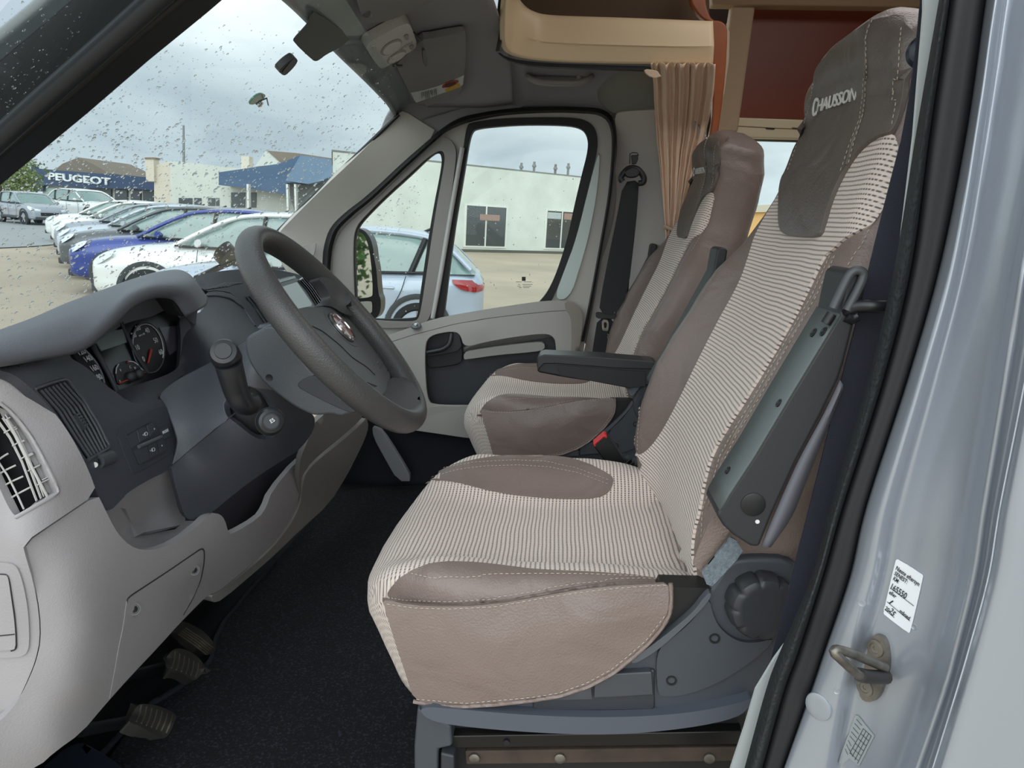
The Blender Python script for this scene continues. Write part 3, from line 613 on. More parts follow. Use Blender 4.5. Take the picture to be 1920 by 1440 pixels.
# ---- plastic side of the seat, knob, armrests, buckle
def side_parts(t):
    ys = .775
    cov = [(1365, 1052), (1335, 1100), (1300, 1150), (1262, 1175), (1240, 1200), (1180, 1235), (1100, 1285), (1000, 1300), (800, 1318), (783, 1326), (800, 1350), (1000, 1370), (1150, 1376), (1300, 1364), (1390, 1340), (1425, 1310), (1455, 1230), (1485, 1160), (1510, 1080), (1480, 1050), (1420, 1045)]
    base = prism('side_cover', Yp(chaikin([V(p) for p in cov], 1), ys) if False else [WY(q.x, q.y, ys) for q in chaikin([V(p) for p in cov], 1)], (0, .03, 0), SLATE, t, .006)
    prism('seat_pan', [WY(x, y, .80) for x, y in [(800, 1300), (1000, 1290), (1250, 1215), (1420, 1180), (1440, 1220), (1400, 1335), (1150, 1368), (1000, 1366), (800, 1346)]], (0, .46, 0), DSLATE, t, .006)
    lip = [(783, 1324), (860, 1330), (1000, 1342), (1150, 1346), (1290, 1338), (1390, 1318), (1412, 1308), (1408, 1322), (1385, 1346), (1290, 1366), (1150, 1379), (1000, 1374), (860, 1362), (800, 1350)]
    sheet('base_tray', lip, cY(ys-.016), mat('tray_slate', (80, 84, 94), .5), base, thick=.03, res=20, bevel=.005)
    arc = [(1330, 1120), (1338, 1155), (1352, 1181), (1384, 1204), (1420, 1206), (1449, 1197), (1447, 1208), (1417, 1236), (1357, 1277), (1293, 1303), (1245, 1308), (1232, 1302), (1230, 1222), (1256, 1200), (1290, 1172), (1312, 1146)]
    sheet('raised_panel', arc, cY(ys-.006), SLATE, base, thick=.02, res=16, bevel=.002)
    rib = [(1334, 1110), (1332, 1124), (1300, 1160), (1262, 1195), (1230, 1222), (1190, 1246), (1180, 1240), (1220, 1212), (1262, 1180), (1300, 1148), (1322, 1118)]
    sheet('edge_rib', rib, cY(ys-.009), mat('mid_slate_plastic', (84, 88, 94), .5), base, thick=.02, res=14, bevel=.003)
    tray = [(1002, 1308), (1110, 1288), (1112, 1262), (1228, 1256), (1228, 1328), (1222, 1333), (1006, 1334), (998, 1328)]
    sheet('switch_tray', tray, cY(ys-.004), DSLATE, base, thick=.02, res=18, bevel=.003, sm=0)
    for q in ([(1114, 1266), (1222, 1260), (1225, 1304), (1114, 1310)], [(1004, 1306), (1108, 1290), (1110, 1311), (1012, 1313)]):
        sheet('blank_switch', q, cY(ys-.010), mat('dark_switch_plastic', (66, 69, 75), .5), base, thick=.012, res=16, bevel=.003, sm=0)
    for q in ((1340, 1197), (1259, 1276)):
        p = WY(q[0], q[1], ys-.0062); lathe('screw', [(.0065, -.001), (.0065, .001), (.0045, .001), (.004, -.0005), (.0015, -.0005)], p, V((0, -1, 0)), BLACK, base, 18)
    kc = WY(1424, 1130, ys-.004)
    def notch(a): return 1-.09*max(0, math.cos(a*9))**6
    lathe('recline_knob', [(.040, -.004), (.0405, .006), (.039, .014), (.036, .019), (.031, .0212), (.026, .0212), (.012, .020), (.001, .020)], kc, V((.05, -1, .05)), mat('knob_plastic', (50, 52, 56), .42), t, 90, notch)
    # fabric hem, strap and dark cloth behind the skirt
    prism('under_cloth', [WY(x, y, .777) for x, y in [(1240, 1100), (1345, 1103), (1330, 1130), (1290, 1170), (1230, 1210), (1180, 1230)]], (0, .03, 0), BLACK, t)
    st = Z('l', [(215, 378), (365, 190), (395, 205), (432, 262), (400, 310), (270, 450), (240, 440)])
    sheet('hook_strap', st, cY(.745), mat('grey_blue_velcro', (112, 122, 130), .95, bump=('noise', 1.0), bscale=700, var=.25, vscale=300), t, thick=.003, res=9, bevel=.0008, sm=0)
    sheet('strap_tab', Z('l', [(165, 330), (200, 240), (260, 90), (330, 60), (370, 190), (220, 385), (185, 350)]), cY(.757), LEATHER, t, thick=.003, res=12, bevel=.001, sm=1)
    sheet('rear_flap', Z('l', [(455, 230), (470, 330), (540, 350), (640, 390), (660, 470), (720, 400), (790, 100), (840, -60), (700, -60), (560, 100)]), cY(.80), LEATHER, t, thick=.01, res=20, bevel=.002, sm=1)
    # rails and pedestal under the seat
    pd = prism('pedestal', [WY(x, y, .80) for x, y in [(778, 1378), (784, 1330), (1398, 1330), (1390, 1720), (800, 1720)]], (0, .46, 0), mat('pedestal_black', (22, 22, 24), .6), t)
    prism('slide_rail', [WY(x, y, .785) for x, y in [(845, 1380), (1393, 1371), (1388, 1397), (845, 1404)]], (0, .03, 0), mat('greasy_black_steel', (30, 29, 29), .35, metal=.3), pd, .002)
    prism('floor_rail', [WY(x, y, .788) for x, y in [(872, 1409), (1386, 1401), (1380, 1428), (874, 1434)]], (0, .03, 0), RUST, pd, .002)
    for x in (890, 1050, 1329): lathe('rail_bolt', [(.007, 0), (.007, .004), (.004, .005), (.001, .005)], WY(x, 1419, .788), V((0, -1, 0)), STEEL, pd, 12)
    lathe('rail_bolt', [(.004, 0), (.004, .003), (.001, .003)], WY(950, 1390, .785), V((0, -1, 0)), BLACK, pd, 12)
    prism('pedestal_cover', [WY(x, y, .775) for x, y in [(782, 1328), (820, 1345), (846, 1362), (848, 1400), (822, 1406), (818, 1700), (778, 1700), (776, 1400)]], (0, .48, 0), SLATE, pd, .004)
    prism('pedestal_foot', [WY(x, y, .77) for x, y in [(826, 1412), (852, 1418), (852, 1700), (826, 1700)]], (0, .05, 0), DSLATE, pd, .003)
ARM_SIDE = [(1603, 505), (1622, 507), (1629, 516), (1624, 545), (1604, 598), (1583, 682), (1573, 712), (1540, 780), (1493, 868), (1450, 962), (1424, 1027), (1410, 1026), (1375, 1005), (1357, 987), (1338, 955), (1347, 958), (1367, 926), (1413, 856), (1487, 732), (1543, 640), (1566, 597), (1575, 565), (1592, 520)]
def armrest_up(t, mirror=False):
    a = .70; f = (lambda p: V((p.x, 2*YD-p.y, p.z))) if mirror else (lambda p: p); sg = -1 if mirror else 1
    side = [(1590, 512), (1604, 505), (1622, 507), (1629, 517), (1622, 548), (1604, 600), (1583, 682), (1573, 712), (1540, 780), (1493, 868), (1450, 962), (1424, 1027), (1408, 1025), (1376, 1005), (1357, 987), (1343, 965), (1347, 957), (1367, 926), (1413, 856), (1487, 732), (1543, 640), (1573, 590), (1579, 560)]
    hole = [(1598, 530), (1612, 526), (1606, 545), (1585, 588), (1578, 586), (1580, 575)]
    b = prism('armrest', [f(WY(x, y, a)) for x, y in side], (0, .062*sg, 0), mat('armrest_charcoal', (42, 43, 46), .5, bump=('noise', .15), bscale=900), t, .004)
    if mirror: return b
    # lighter narrow front face
    ff = [(1350, 956, a), (1367, 926, a), (1413, 856, a), (1487, 732, a), (1543, 640, a), (1574, 589, a)]
    f1 = [WY(x, y, a)+V((-.0012, -.0002, .0006)) for x, y, _ in ff]; f2 = [p+V((0, .060, 0)) for p in f1]
    gridrows('front_strip', [f1, f2], mat('grey_green_plastic', (86, 93, 93), .5), b, thick=.003)
    for q, r in (((1526, 624), .005), ((1545, 622), .005), ((1461, 756), .0045), ((1365, 882), .0045)):
        p = WY(q[0], q[1], a+.03); n = V((-.85, 0, .5)); h = BVHTree.FromPolygons([v for v in f1+f2], [(i, i+1, i+7, i+6) for i in range(5)]).ray_cast(CAM, ray(*q))
        if h[0] is not None: p = h[0]
        lathe('screw_hole', [(r, -.001), (r, .0012), (r*.75, .0012), (r*.6, .0003), (.0005, .0003)], p, V((-.87, 0, .49)), BLACK, b, 16)
    lp = [(1588, 515), (1600, 505), (1618, 506), (1624, 515), (1615, 540), (1590, 583), (1582, 583), (1555, 578), (1562, 560)]
    tube('release_loop', [WY(x, y, a-.004) for x, y in [(1562, 578), (1580, 540), (1594, 514), (1606, 507), (1618, 511), (1617, 524), (1605, 550), (1588, 582)]], .0045, mat('loop_plastic', (70, 73, 76), .45), b, 8, sm=30)
    tube('slot', [WY(x, y, a-.003) for x, y in [(1548, 607), (1560, 588)]], .005, BLACK, b, 8)
    lathe('round_cap', [(.0125, -.001), (.0125, .001), (.011, .0016), (.001, .0016)], WY(1412, 946, a), V((0, -1, 0)), BLACK, b, 32)
    lathe('white_mark', [(.0022, 0), (.0022, .0006), (.0005, .0006)], WY(1420, 978, a), V((0, -1, 0)), WHITET, b, 16)
    pad = [(1575, 712, .704), (1545, 775, .704), (1496, 866, .704), (1453, 962, .704), (1426, 1027, .704)]
    pad2 = [(1583, 728, .715), (1558, 790, .715), (1520, 880, .715), (1482, 970, .715), (1446, 1026, .715)]
    pad3 = [(1580, 726, .75), (1556, 790, .75), (1520, 880, .75), (1484, 970, .75), (1440, 1022, .75)]
    loft('arm_pad', [[WY(*q) for q in c] for c in (pad, [(x*.5+u*.5+1, y*.5+v*.5, .702) for (x, y, _), (u, v, _) in zip(pad, pad2)], pad2, pad3)], 20, 10, mat('grey_pad', (100, 100, 108), .55), b, thick=.004)
    return b
side_parts(seat)
armrest_up(seat); armrest_up(seat, True)
def buckle(t):
    y = 1.335
    b = prism('buckle', [WY(*q, y) for q in Z('i', [(1362, 978), (1440, 912), (1458, 918), (1580, 1100), (1500, 1165), (1380, 1000)])], (0, .028, 0), mat('buckle_black', (20, 20, 22), .5), t, .003)
    prism('release_button', [WY(*q, y-.002) for q in Z('i', [(1366, 968), (1432, 912), (1448, 914), (1452, 930), (1440, 930), (1432, 924), (1378, 972), (1382, 986), (1370, 984)])], (0, .026, 0), mat('red_plastic', (214, 40, 44), .4, emis=None), b, .001)
    for k in range(6):
        c = V((1555+k*17, 1090+k*18)); q = Z('i', [(c.x-42, c.y+40), (c.x+38, c.y-30), (c.x+46, c.y-20), (c.x-32, c.y+50)])
        prism('bellows_ring', [WY(*p, y-.001) for p in q], (0, .03, 0), BLACK, b, .002)
    return b
bk_ = buckle(seat)
# ---- the passenger's seat: the same seat further in
seat2, mp_ = dup(seat, loc=seat.location+V((.004, 1.0, -.024)), keep=lambda o: not (o.name.startswith('buckle') or o.name == 'armrest' or o.name.startswith('release') or o.name.startswith('bellows')))
seat2.name = 'passenger_seat'; seat2['label'] = 'striped beige and taupe leather seat beside the far door, its black armrest folded down'
def armrest_down(t):
    y = 1.71
    s = Z('i', [(1018, 440), (1030, 420), (1060, 412), (1180, 418), (1400, 428), (1600, 440), (1760, 460), (1760, 600), (1590, 625), (1350, 580), (1250, 566), (1150, 550), (1020, 525), (1014, 480)])
    b = prism('armrest', [WY(*p, y) for p in s], (0, .06, 0), mat('dark_armrest', (44, 46, 48), .5), t, .006)
    pad = Z('i', [(1020, 450), (1032, 422), (1060, 413), (1400, 428), (1740, 458), (1740, 505), (1500, 498), (1250, 478), (1130, 470), (1060, 470), (1030, 500), (1018, 520)])
    prism('arm_pad', [WY(*p, y-.006) for p in pad], (0, .072, 0), mat('pad_black', (52, 54, 56), .4), b, .006)
    pn = Z('i', [(1136, 480), (1250, 486), (1500, 506), (1690, 520), (1690, 610), (1590, 620), (1350, 576), (1160, 545)])
    sheet('arm_side_panel', pn, cY(y-.003), mat('side_panel_black', (36, 38, 41), .5), b, thick=.004, sm=0, bevel=.001)
    return b
armrest_down(seat2)
# ================================================================== far (passenger) door, opened on the street by its two panes
GLASS = glass_mat('window_glass', (.93, .96, .95), .05)
WGLASS = glass_mat('windscreen_glass', (.95, .98, .98), .008)
def far_door():
    Y0 = 2.40
    hQ = Z('f', [(835, 318), (848, 345), (845, 400), (790, 700), (735, 1080), (705, 1270), (685, 1305), (640, 1312), (460, 1305), (340, 1290), (320, 1160), (314, 850), (330, 765), (370, 712), (500, 580), (640, 455), (740, 362), (800, 322)])
    gQ = Z('f', [(812, 330), (828, 345), (832, 400), (772, 700), (715, 1080), (690, 1275), (675, 1292), (470, 1298), (345, 1285), (332, 1160), (325, 850), (342, 770), (380, 718), (505, 592), (650, 462), (745, 370), (790, 335)])
    hM = Z('f', [(975, 165), (1010, 152), (1150, 130), (1400, 122), (1600, 124), (1680, 145), (1725, 190), (1738, 260), (1732, 330), (1690, 500), (1610, 830), (1545, 1000), (1470, 1200), (1380, 1300), (1000, 1360), (775, 1380), (790, 1280), (850, 900), (950, 350)])
    gM = Z('f', [(1010, 200), (1040, 190), (1100, 180), (1300, 165), (1550, 168), (1640, 185), (1675, 225), (1684, 300), (1640, 470), (1600, 640), (1560, 830), (1500, 1020), (1450, 1130), (1400, 1195), (1300, 1290), (1000, 1340), (830, 1360), (842, 1275), (900, 800), (960, 450), (990, 260)])
    out = Z('f', [(1660, 1425), (1700, 1225), (1760, 900), (1812, 600), (1832, 400), (1838, 260), (1825, 170), (1790, 115), (1740, 90), (1600, 82), (1500, 80), (1350, 84), (1200, 95), (1090, 112), (975, 138), (880, 178), (805, 230), (620, 392), (420, 580), (300, 680), (215, 765), (180, 845), (160, 930), (155, 1100), (150, 1300)])+[(605, 930), (1060, 930)]
    d = sheet('door_1', out, cY(Y0), mat('door_frame_grey', (188, 184, 177), .5, bump=('noise', .1), bscale=800), None, thick=.03, res=22, bevel=.004, holes=[hQ, hM]); struct(d)
    ring = Z('f', [(830, 232), (885, 255), (912, 300), (916, 360), (870, 700), (810, 1060), (765, 1300), (700, 1345), (460, 1350), (250, 1340), (200, 1200), (192, 930), (215, 850), (245, 780), (330, 700), (450, 600), (640, 410), (790, 262)])
    sheet('quarter_window_trim', ring, cY(Y0-.02), mat('quarter_trim', (140, 135, 131), .5), d, thick=.04, res=16, bevel=.008, holes=[hQ])
    sheet('quarter_window_seal', hQ, cY(Y0-.008), RUBBER, d, thick=.02, res=14, bevel=.002, holes=[gQ])
    sheet('window_seal', hM, cY(Y0-.010), RUBBER, d, thick=.03, res=16, bevel=.003, holes=[gM])
    sheet('quarter_window_glass', gQ, cY(Y0+.005), GLASS, d, thick=.001, res=40, bevel=0)
    sheet('window_glass', gM, cY(Y0+.008), GLASS, d, thick=.001, res=40, bevel=0)
    tube('window_channel', [WY(*q, Y0-.022) for q in Z('f', [(950, 300), (880, 700), (820, 1060), (778, 1290)])], .008, mat('channel_grey', (190, 190, 188), .4), d, 8, sm=20)
    pp = Z('f', [(1738, 330), (1752, 340), (1735, 560), (1690, 800), (1640, 980), (1575, 1180), (1478, 1185), (1548, 1000), (1612, 830), (1692, 500)])
    sheet('painted_edge', pp, cY(Y0-.012), mat('pale_paint_reflection', (190, 204, 200), .35), d, thick=.01, res=16, bevel=.002)  # pale painted edge with a green reflection put into its colour
    # maker's mark on the pane
    gm = mat('glass_print', (28, 34, 34), .6); p = lambda x, y: WY(*Z('f', [(x, y)])[0], Y0+.006)
    mk = prism('glass_mark', [p(1296, 1050), p(1318, 1050), p(1318, 1074), p(1296, 1074)], (0, .001, 0), gm, d)
    for x0, x1, y in ((1262, 1296, 1080), (1306, 1352, 1080), (1275, 1285, 1094), (1300, 1358, 1094), (1270, 1290, 1104), (1302, 1350, 1104), (1278, 1296, 1113), (1304, 1340, 1113)): tube('printed_line', [p(x0, y), p(x1, y)], .0009, gm, d, 4)
    # moulded panel
    Y1 = 2.32
    base = Z('i', [(60, 320), (100, 290), (215, 250), (360, 195), (500, 165), (700, 130), (900, 100), (1060, 78), (1200, 76), (1255, 92), (1290, 140), (1300, 210), (1285, 320), (1262, 430), (1225, 950), (700, 950), (300, 890), (60, 860), (30, 500)])
    hole = Z('i', [(322, 350), (345, 305), (400, 282), (500, 268), (540, 290), (562, 372), (700, 335), (900, 300), (1070, 282), (1115, 300), (1135, 340), (1140, 620), (1100, 720), (700, 728), (380, 728), (335, 700), (320, 500)])
    dp = fY([(722, 625, 2.34), (1060, 565, 2.35), (750, 790, 2.30), (1060, 790, 2.31), (900, 640, 2.315), (1085, 600, 2.345), (900, 588, 2.345), (900, 605, 2.32), (1070, 640, 2.32)])
    pn = sheet('door_panel', base, dp, DOORTR, d, thick=.012, res=14, bevel=.006, holes=[hole])
    sheet('panel_recess', Z('i', [(300, 290), (560, 250), (1150, 260), (1160, 740), (300, 740)]), cY(2.375), mat('recess_slate', (52, 55, 61), .55), pn, thick=.01, res=40, bevel=0, sm=0)
    sheet('recess_ledge', Z('i', [(560, 375), (700, 335), (900, 300), (1070, 284), (1110, 305), (1120, 340), (1090, 350), (1065, 338), (1000, 338), (800, 358), (600, 390), (562, 410)]), fY([(870, 655, 2.36), (1030, 627, 2.36), (870, 645, 2.33), (950, 632, 2.335)]), DOORTR, pn, thick=.01, res=12, bevel=.002, sm=1)
    sheet('arm_strip', Z('i', [(560, 440), (562, 405), (600, 388), (800, 358), (1000, 337), (1060, 336), (1066, 384), (1000, 398), (760, 418), (570, 446)]), cY(2.33), mat('strip_grey', (150, 148, 143), .5), pn, thick=.02, res=14, bevel=.006, sm=1)
    sheet('end_cap', Z('i', [(1188, 78), (1255, 92), (1292, 140), (1302, 210), (1287, 320), (1264, 430), (1225, 430), (1232, 320), (1230, 210), (1220, 165), (1195, 138)]), lambda x, y: dp(x, y)+V((0, -.004, 0)), mat('cap_brown_grey', (138, 131, 122), .5), pn, thick=.008, res=10, bevel=.003, sm=1)
    bead('panel_groove', Z('i', [(110, 335), (250, 290), (500, 225), (700, 190), (900, 165), (1100, 145), (1195, 140)]), lambda x, y: dp(x, y)+V((0, .0005, 0)), .0012, mat('groove_dark', (82, 80, 76), .7), pn)
    h = sheet('handle_cup', Z('i', [(322, 352), (350, 302), (400, 284), (500, 268), (536, 280), (556, 390), (550, 470), (440, 490), (322, 500)]), cY(2.36), mat('cup_black', (34, 36, 40), .4), pn, thick=.01, res=14, bevel=.003, sm=1)
    tube('door_pull', [WY(*q) for q in [Z('i', [(322, 402)])[0]+(2.335,), Z('i', [(370, 394)])[0]+(2.33,), Z('i', [(430, 380)])[0]+(2.328,), Z('i', [(468, 352)])[0]+(2.328,), Z('i', [(482, 310)])[0]+(2.332,), Z('i', [(486, 280)])[0]+(2.34,)]], .0075, mat('pull_black', (44, 46, 50), .35), pn, 12, sm=30)
    sheet('pull_body', Z('i', [(318, 398), (440, 388), (478, 350), (488, 285), (515, 272), (536, 288), (554, 385), (440, 412), (322, 428)]), cY(2.338), MATS['pull_black'], pn, thick=.02, res=14, bevel=.004, sm=1)
    c = WY(*Z('i', [(265, 232)])[0], 2.335)
    lathe('lock_button', [(.018, -.004), (.017, .001), (.014, .002), (.012, .0), (.001, .0)], c, V((0, -.45, .9)), mat('lock_rim', (120, 122, 122), .3, metal=.5), d, 28)
    lathe('lock_pin', [(.007, 0), (.007, .004), (.005, .005), (.001, .005)], c, V((0, -.45, .9)), CHROME, d, 20)
    sheet('door_lower', [(600, 780), (1100, 780), (1100, 980), (600, 980)], cY(2.37), mat('lower_navy', (26, 29, 37), .85), d, thick=.01, res=60, bevel=0, sm=0)
    sheet('door_carpet_edge', Z('i', [(300, 790), (340, 730), (560, 735), (800, 740), (1100, 730), (1130, 800), (560, 850), (330, 860), (60, 860)]), cY(2.30), DOORTR, d, thick=.02, res=16, bevel=.008, sm=1)
far_door()
def side_mirror():
    t = thing('door_mirror', WY(690, 520, 2.62), 'black door mirror outside the small triangular side window', 'mirror')
    cs = Z('f', [(300, 770), (350, 765), (395, 790), (428, 850), (440, 950), (452, 1005), (462, 1150), (478, 1180), (476, 1250), (452, 1292), (425, 1292), (300, 1300)])
    b = sheet('mirror_housing', cs, cY(2.62), mat('mirror_black', (20, 22, 24), .35), t, thick=.07, res=12, bevel=.008, sm=2)
    m_ = bpy.data.materials.new('mirror_glass'); m_.use_nodes = True; q = m_.node_tree.nodes['Principled BSDF']; q.inputs['Metallic'].default_value = 1; q.inputs['Roughness'].default_value = .02; q.inputs['Base Color'].default_value = (.8, .82, .8, 1)
    p0 = WY(*Z('f', [(375, 980)])[0], 2.575); n = V((.84, -.52, .02)).normalized()
    g = Z('f', [(300, 790), (362, 788), (395, 830), (420, 950), (432, 1150), (418, 1168), (340, 1176), (300, 1176)])
    sheet('mirror_glass', g, cP(p0, n), m_, t, thick=.002, res=12, bevel=0, sm=1)
    g2 = Z('f', [(345, 1195), (415, 1190), (428, 1200), (425, 1270), (345, 1280)])
    sheet('lower_mirror_glass', g2, cY(2.612), m_, t, thick=.002, res=12, bevel=0, sm=1)
side_mirror()
# ---- windscreen pane with rain on its outside
A_ = V((-.546, 2.35, 1.901)); B_ = V((-.934, 2.35, 1.532)); C_ = V((-.39, 1.08, 1.885))
WSN = (B_-A_).cross(C_-A_).normalized(); WSN = -WSN if WSN.dot(CAM-A_) < 0 else WSN; WSO = A_
wsf = lambda off: cP(WSO+WSN*off, WSN)
e1 = (B_-A_).normalized(); e2 = (C_-A_).normalized()
q = [A_-e1*.05-e2*.03, A_+e1*.95-e2*.03, A_+e1*.95+e2*1.75, A_-e1*.05+e2*1.75]
ws = struct(prism('window_windscreen', q, -WSN*.005, WGLASS)); ws['label'] = 'rain-spotted windscreen'
def rain():
    vs, fs = [], []; rnd = random.Random(3)
    n = 0
    while n < 6000:
        x = rnd.uniform(-10, 790); y = rnd.uniform(-10, 640)
        # dense low on the glass, nearly dry at the top (wiper and overhang)
        dens = min(1, max(.02, (y-40-.10*x+60)/260))*(.55+.45*min(1, x/450+.25)); 
        if rnd.random() > dens: continue
        if x > 400 and y > 250 and rnd.random() < .0: continue
        p = WP(x, y, WSO-WSN*.0055, WSN); r = rnd.choice((.0008, .0011, .0014, .0019, .0024))*(p-CAM).length/1.5*(.55 if rnd.random() < .6 else 1)*(1.15 if y > 230 else .8)
        st = rnd.uniform(1.0, 1.9); k = len(vs); a0 = rnd.uniform(-.3, .3)+.5; ca, sa = math.cos(a0), math.sin(a0)
        d1 = e1*ca+e2*sa; d2 = -e1*sa+e2*ca
        for ring, hh in ((1, 0), (.86, .5), (.5, .86)):
            for j in range(6): a = j*math.pi/3; vs.append(p+(d1*math.cos(a)*st+d2*math.sin(a))*r*ring-WSN*hh*r)
        vs.append(p-WSN*r)
        fs += [(k+q_*6+j, k+q_*6+(j+1) % 6, k+q_*6+6+(j+1) % 6, k+q_*6+6+j) for q_ in (0, 1) for j in range(6)]+[(k+12+j, k+12+(j+1) % 6, k+18) for j in range(6)]+[tuple(range(k, k+6))]; n += 1
    wm = bpy.data.materials.new('rain_water'); wm.use_nodes = True; b = wm.node_tree.nodes['Principled BSDF']; b.inputs['Transmission Weight'].default_value = 1; b.inputs['IOR'].default_value = 1.33; b.inputs['Roughness'].default_value = 0.02
    o = from_data('raindrops', vs, fs, wm, ws, True, None); o['kind'] = 'stuff'
rain()
def drops_on(poly, Y, n, seed, par):
    rnd = random.Random(seed); xs = [p[0] for p in poly]; ys = [p[1] for p in poly]; vs, fs = [], []
    while n:
        x, y = rnd.uniform(min(xs), max(xs)), rnd.uniform(min(ys), max(ys))
        if not inpoly(x, y, [V(p) for p in poly]): continue
        n -= 1; p = WY(x, y, Y); r = rnd.choice((.001, .0014, .0022)); k = len(vs)
        for j in range(6): a = j*math.pi/3; vs.append(p+V((math.cos(a), 0, math.sin(a)*1.2))*r)
        vs.append(p+V((0, r*.5, 0))); fs += [(k+j, k+(j+1) % 6, k+6) for j in range(6)]
    o = from_data('raindrops', vs, fs, MATS.get('wd') or mat('wd', (225, 232, 232), .1), par, True, None); o['kind'] = 'stuff'
drops_on([(880, 330), (1080, 330), (1040, 540), (850, 580)], 2.411, 60, 5, bpy.data.objects['door_1'])
drops_on([(690, 420), (800, 330), (780, 590), (700, 590)], 2.411, 40, 6, bpy.data.objects['door_1'])
# things on the windscreen
blk = mat('frit_black', (30, 33, 33), .5)
fr = sheet('mirror_mask', [(590, 20), (584, 27), (580, 42), (569, 55), (552, 73), (551, 80), (586, 113), (592, 115), (598, 113), (612, 102), (637, 90), (660, 70)], wsf(.002), blk, None, thick=.002, res=14, bevel=0, sm=1)
tag(fr, 'black masked tab at the top of the windscreen glass', 'mask')
mb = Z('e', [(156, 498), (190, 526), (212, 520), (232, 500), (262, 470), (290, 432), (290, 414), (272, 405), (255, 410), (205, 448)])
m0 = sheet('mirror_mount', mb, wsf(.014), mat('mount_grey', (48, 48, 50), .5), None, thick=.012, res=8, bevel=.0015, sm=1); tag(m0, 'small dark mirror mounting foot glued to the windscreen', 'mirror mount')
sheet('mount_slot', Z('e', [(180, 500), (195, 512), (240, 450), (262, 425), (248, 420)]), wsf(.015), BLACK, m0, thick=.003, res=8, bevel=0, sm=1)
hk = thing('glass_hook', WP(485, 190, WSO+WSN*.01, WSN), 'tiny green tinted oval holder with a bent wire hook on the windscreen', 'hook')
sheet('oval_disc', [(466, 196), (474, 184), (486, 176), (496, 176), (499, 181), (490, 190), (476, 197)], wsf(.006), mat('green_tint', (92, 140, 120), .2, coat=.5), hk, thick=.003, res=6, bevel=.0008, sm=1)
tube('wire_hook', [WP(x, y, WSO+WSN*.012, WSN) for x, y in [(480, 196), (486, 190), (500, 184), (503, 197)]], .0012, mat('hook_metal', (70, 72, 74), .3, metal=.6), hk, 6)
lathe('suction_ring', [(.006, 0), (.006, .003), (.003, .004), (.0005, .004)], WP(487, 194, WSO+WSN*.006, WSN), WSN, CHROME, hk, 16)
# ---- things on the roof lining
RL = bvh_of(rl); rf = lambda off: onto(RL, off, lambda x, y: WY(x, y, 1.6))
def visor():
    t = thing('sun_visor', rf(.02)(810, 120), 'grey sun visor folded up under the roof lining, carrying a warning sticker', 'sun visor', 'sun visors')
    P = Z('e', [(1130, 212), (1200, 205), (1330, 180), (1430, 165), (1443, 180), (1446, 260), (1442, 400), (1436, 500), (1424, 585), (1405, 612), (1330, 650), (1200, 692), (1178, 696), (1160, 676), (1110, 684), (1095, 680), (1060, 640), (1000, 520), (940, 400), (960, 380)])
    g = rf(.02)
    b = sheet('visor_body', P, g, mat('visor_grey', (136, 134, 133), .85, bump=('noise', .2), bscale=1200), t, thick=.016, res=14, bevel=.004, sm=1)
    g = rf(.0215); st = sheet('warning_sticker', Z('e', [(1046, 597), (1150, 575), (1250, 548), (1350, 510), (1436, 467), (1432, 536), (1405, 560), (1300, 598), (1200, 632), (1096, 664)]), g, mat('sticker_offwhite', (206, 208, 206), .6), b, thick=.001, res=10, bevel=0, sm=0)
    g2 = rf(.0228)
    sheet('yellow_patch', Z('e', [(1305, 570), (1400, 525), (1414, 540), (1408, 555), (1310, 592)]), g2, mat('sticker_yellow', (206, 170, 60), .6), b, thick=.0008, res=8, bevel=0, sm=0)
    ov = [(1340+60*math.cos(a)-5*math.sin(a), 530-18*math.cos(a)+23*math.sin(a)) for a in (i*math.pi/10 for i in range(20))]
    sheet('red_oval', Z('e', ov), g2, mat('sticker_red', (168, 62, 44), .6), b, thick=.0008, res=8, bevel=0, sm=0)
    sheet('dark_oval', Z('e', [(1340+(x-1340)*.7, 530+(y-530)*.65) for x, y in ov]), rf(.0235), mat('sticker_brown', (84, 50, 44), .6), b, thick=.0006, res=8, bevel=0, sm=0)
    for x, y, h in ((1130, 588, 40), (1140, 585, 30), (1155, 582, 55), (1168, 580, 55), (1180, 576, 55), (1196, 572, 30), (1206, 570, 45), (1222, 566, 48), (1234, 562, 48)):
        tube('printed_bar', [rf(.0228)(*Z('e', [q])[0]) for q in ((x, y), (x+h*.25, y+h))], .0009, BLACK, b, 4)
    lathe('hinge_socket', [(.010, 0), (.010, .012), (.006, .014), (.001, .014)], rf(.0)(*Z('e', [(955, 400)])[0]), (CAM-rf(0)(730, 108)).normalized(), mat('visor_grey2', (92, 92, 92), .6), t, 20)
    tube('hinge_rod', [rf(.022)(*Z('e', [q])[0]) for q in ((920, 395), (950, 400), (975, 398))], .004, mat('visor_grey2', (92, 92, 92), .6), t, 8)
visor()
def visor2():
    t = thing('sun_visor', rf(.02)(700, -10), 'grey sun visor at the top edge of the photo, nearer than the other', 'sun visor', 'sun visors')
    g = rf(.02)
    b = sheet('visor_body', [(650, -60), (661, 0), (676, 20), (690, 25), (706, 23), (735, 14), (760, 4), (900, -60)], g, MATS['visor_grey'], t, thick=.016, res=14, bevel=.004)
    lathe('hinge_socket', [(.008, 0), (.008, .010), (.005, .012), (.001, .012)], rf(.018)(676, 5), (CAM-rf(0)(676, 5)).normalized(), mat('visor_grey2', (92, 92, 92), .6), t, 20)
visor2()
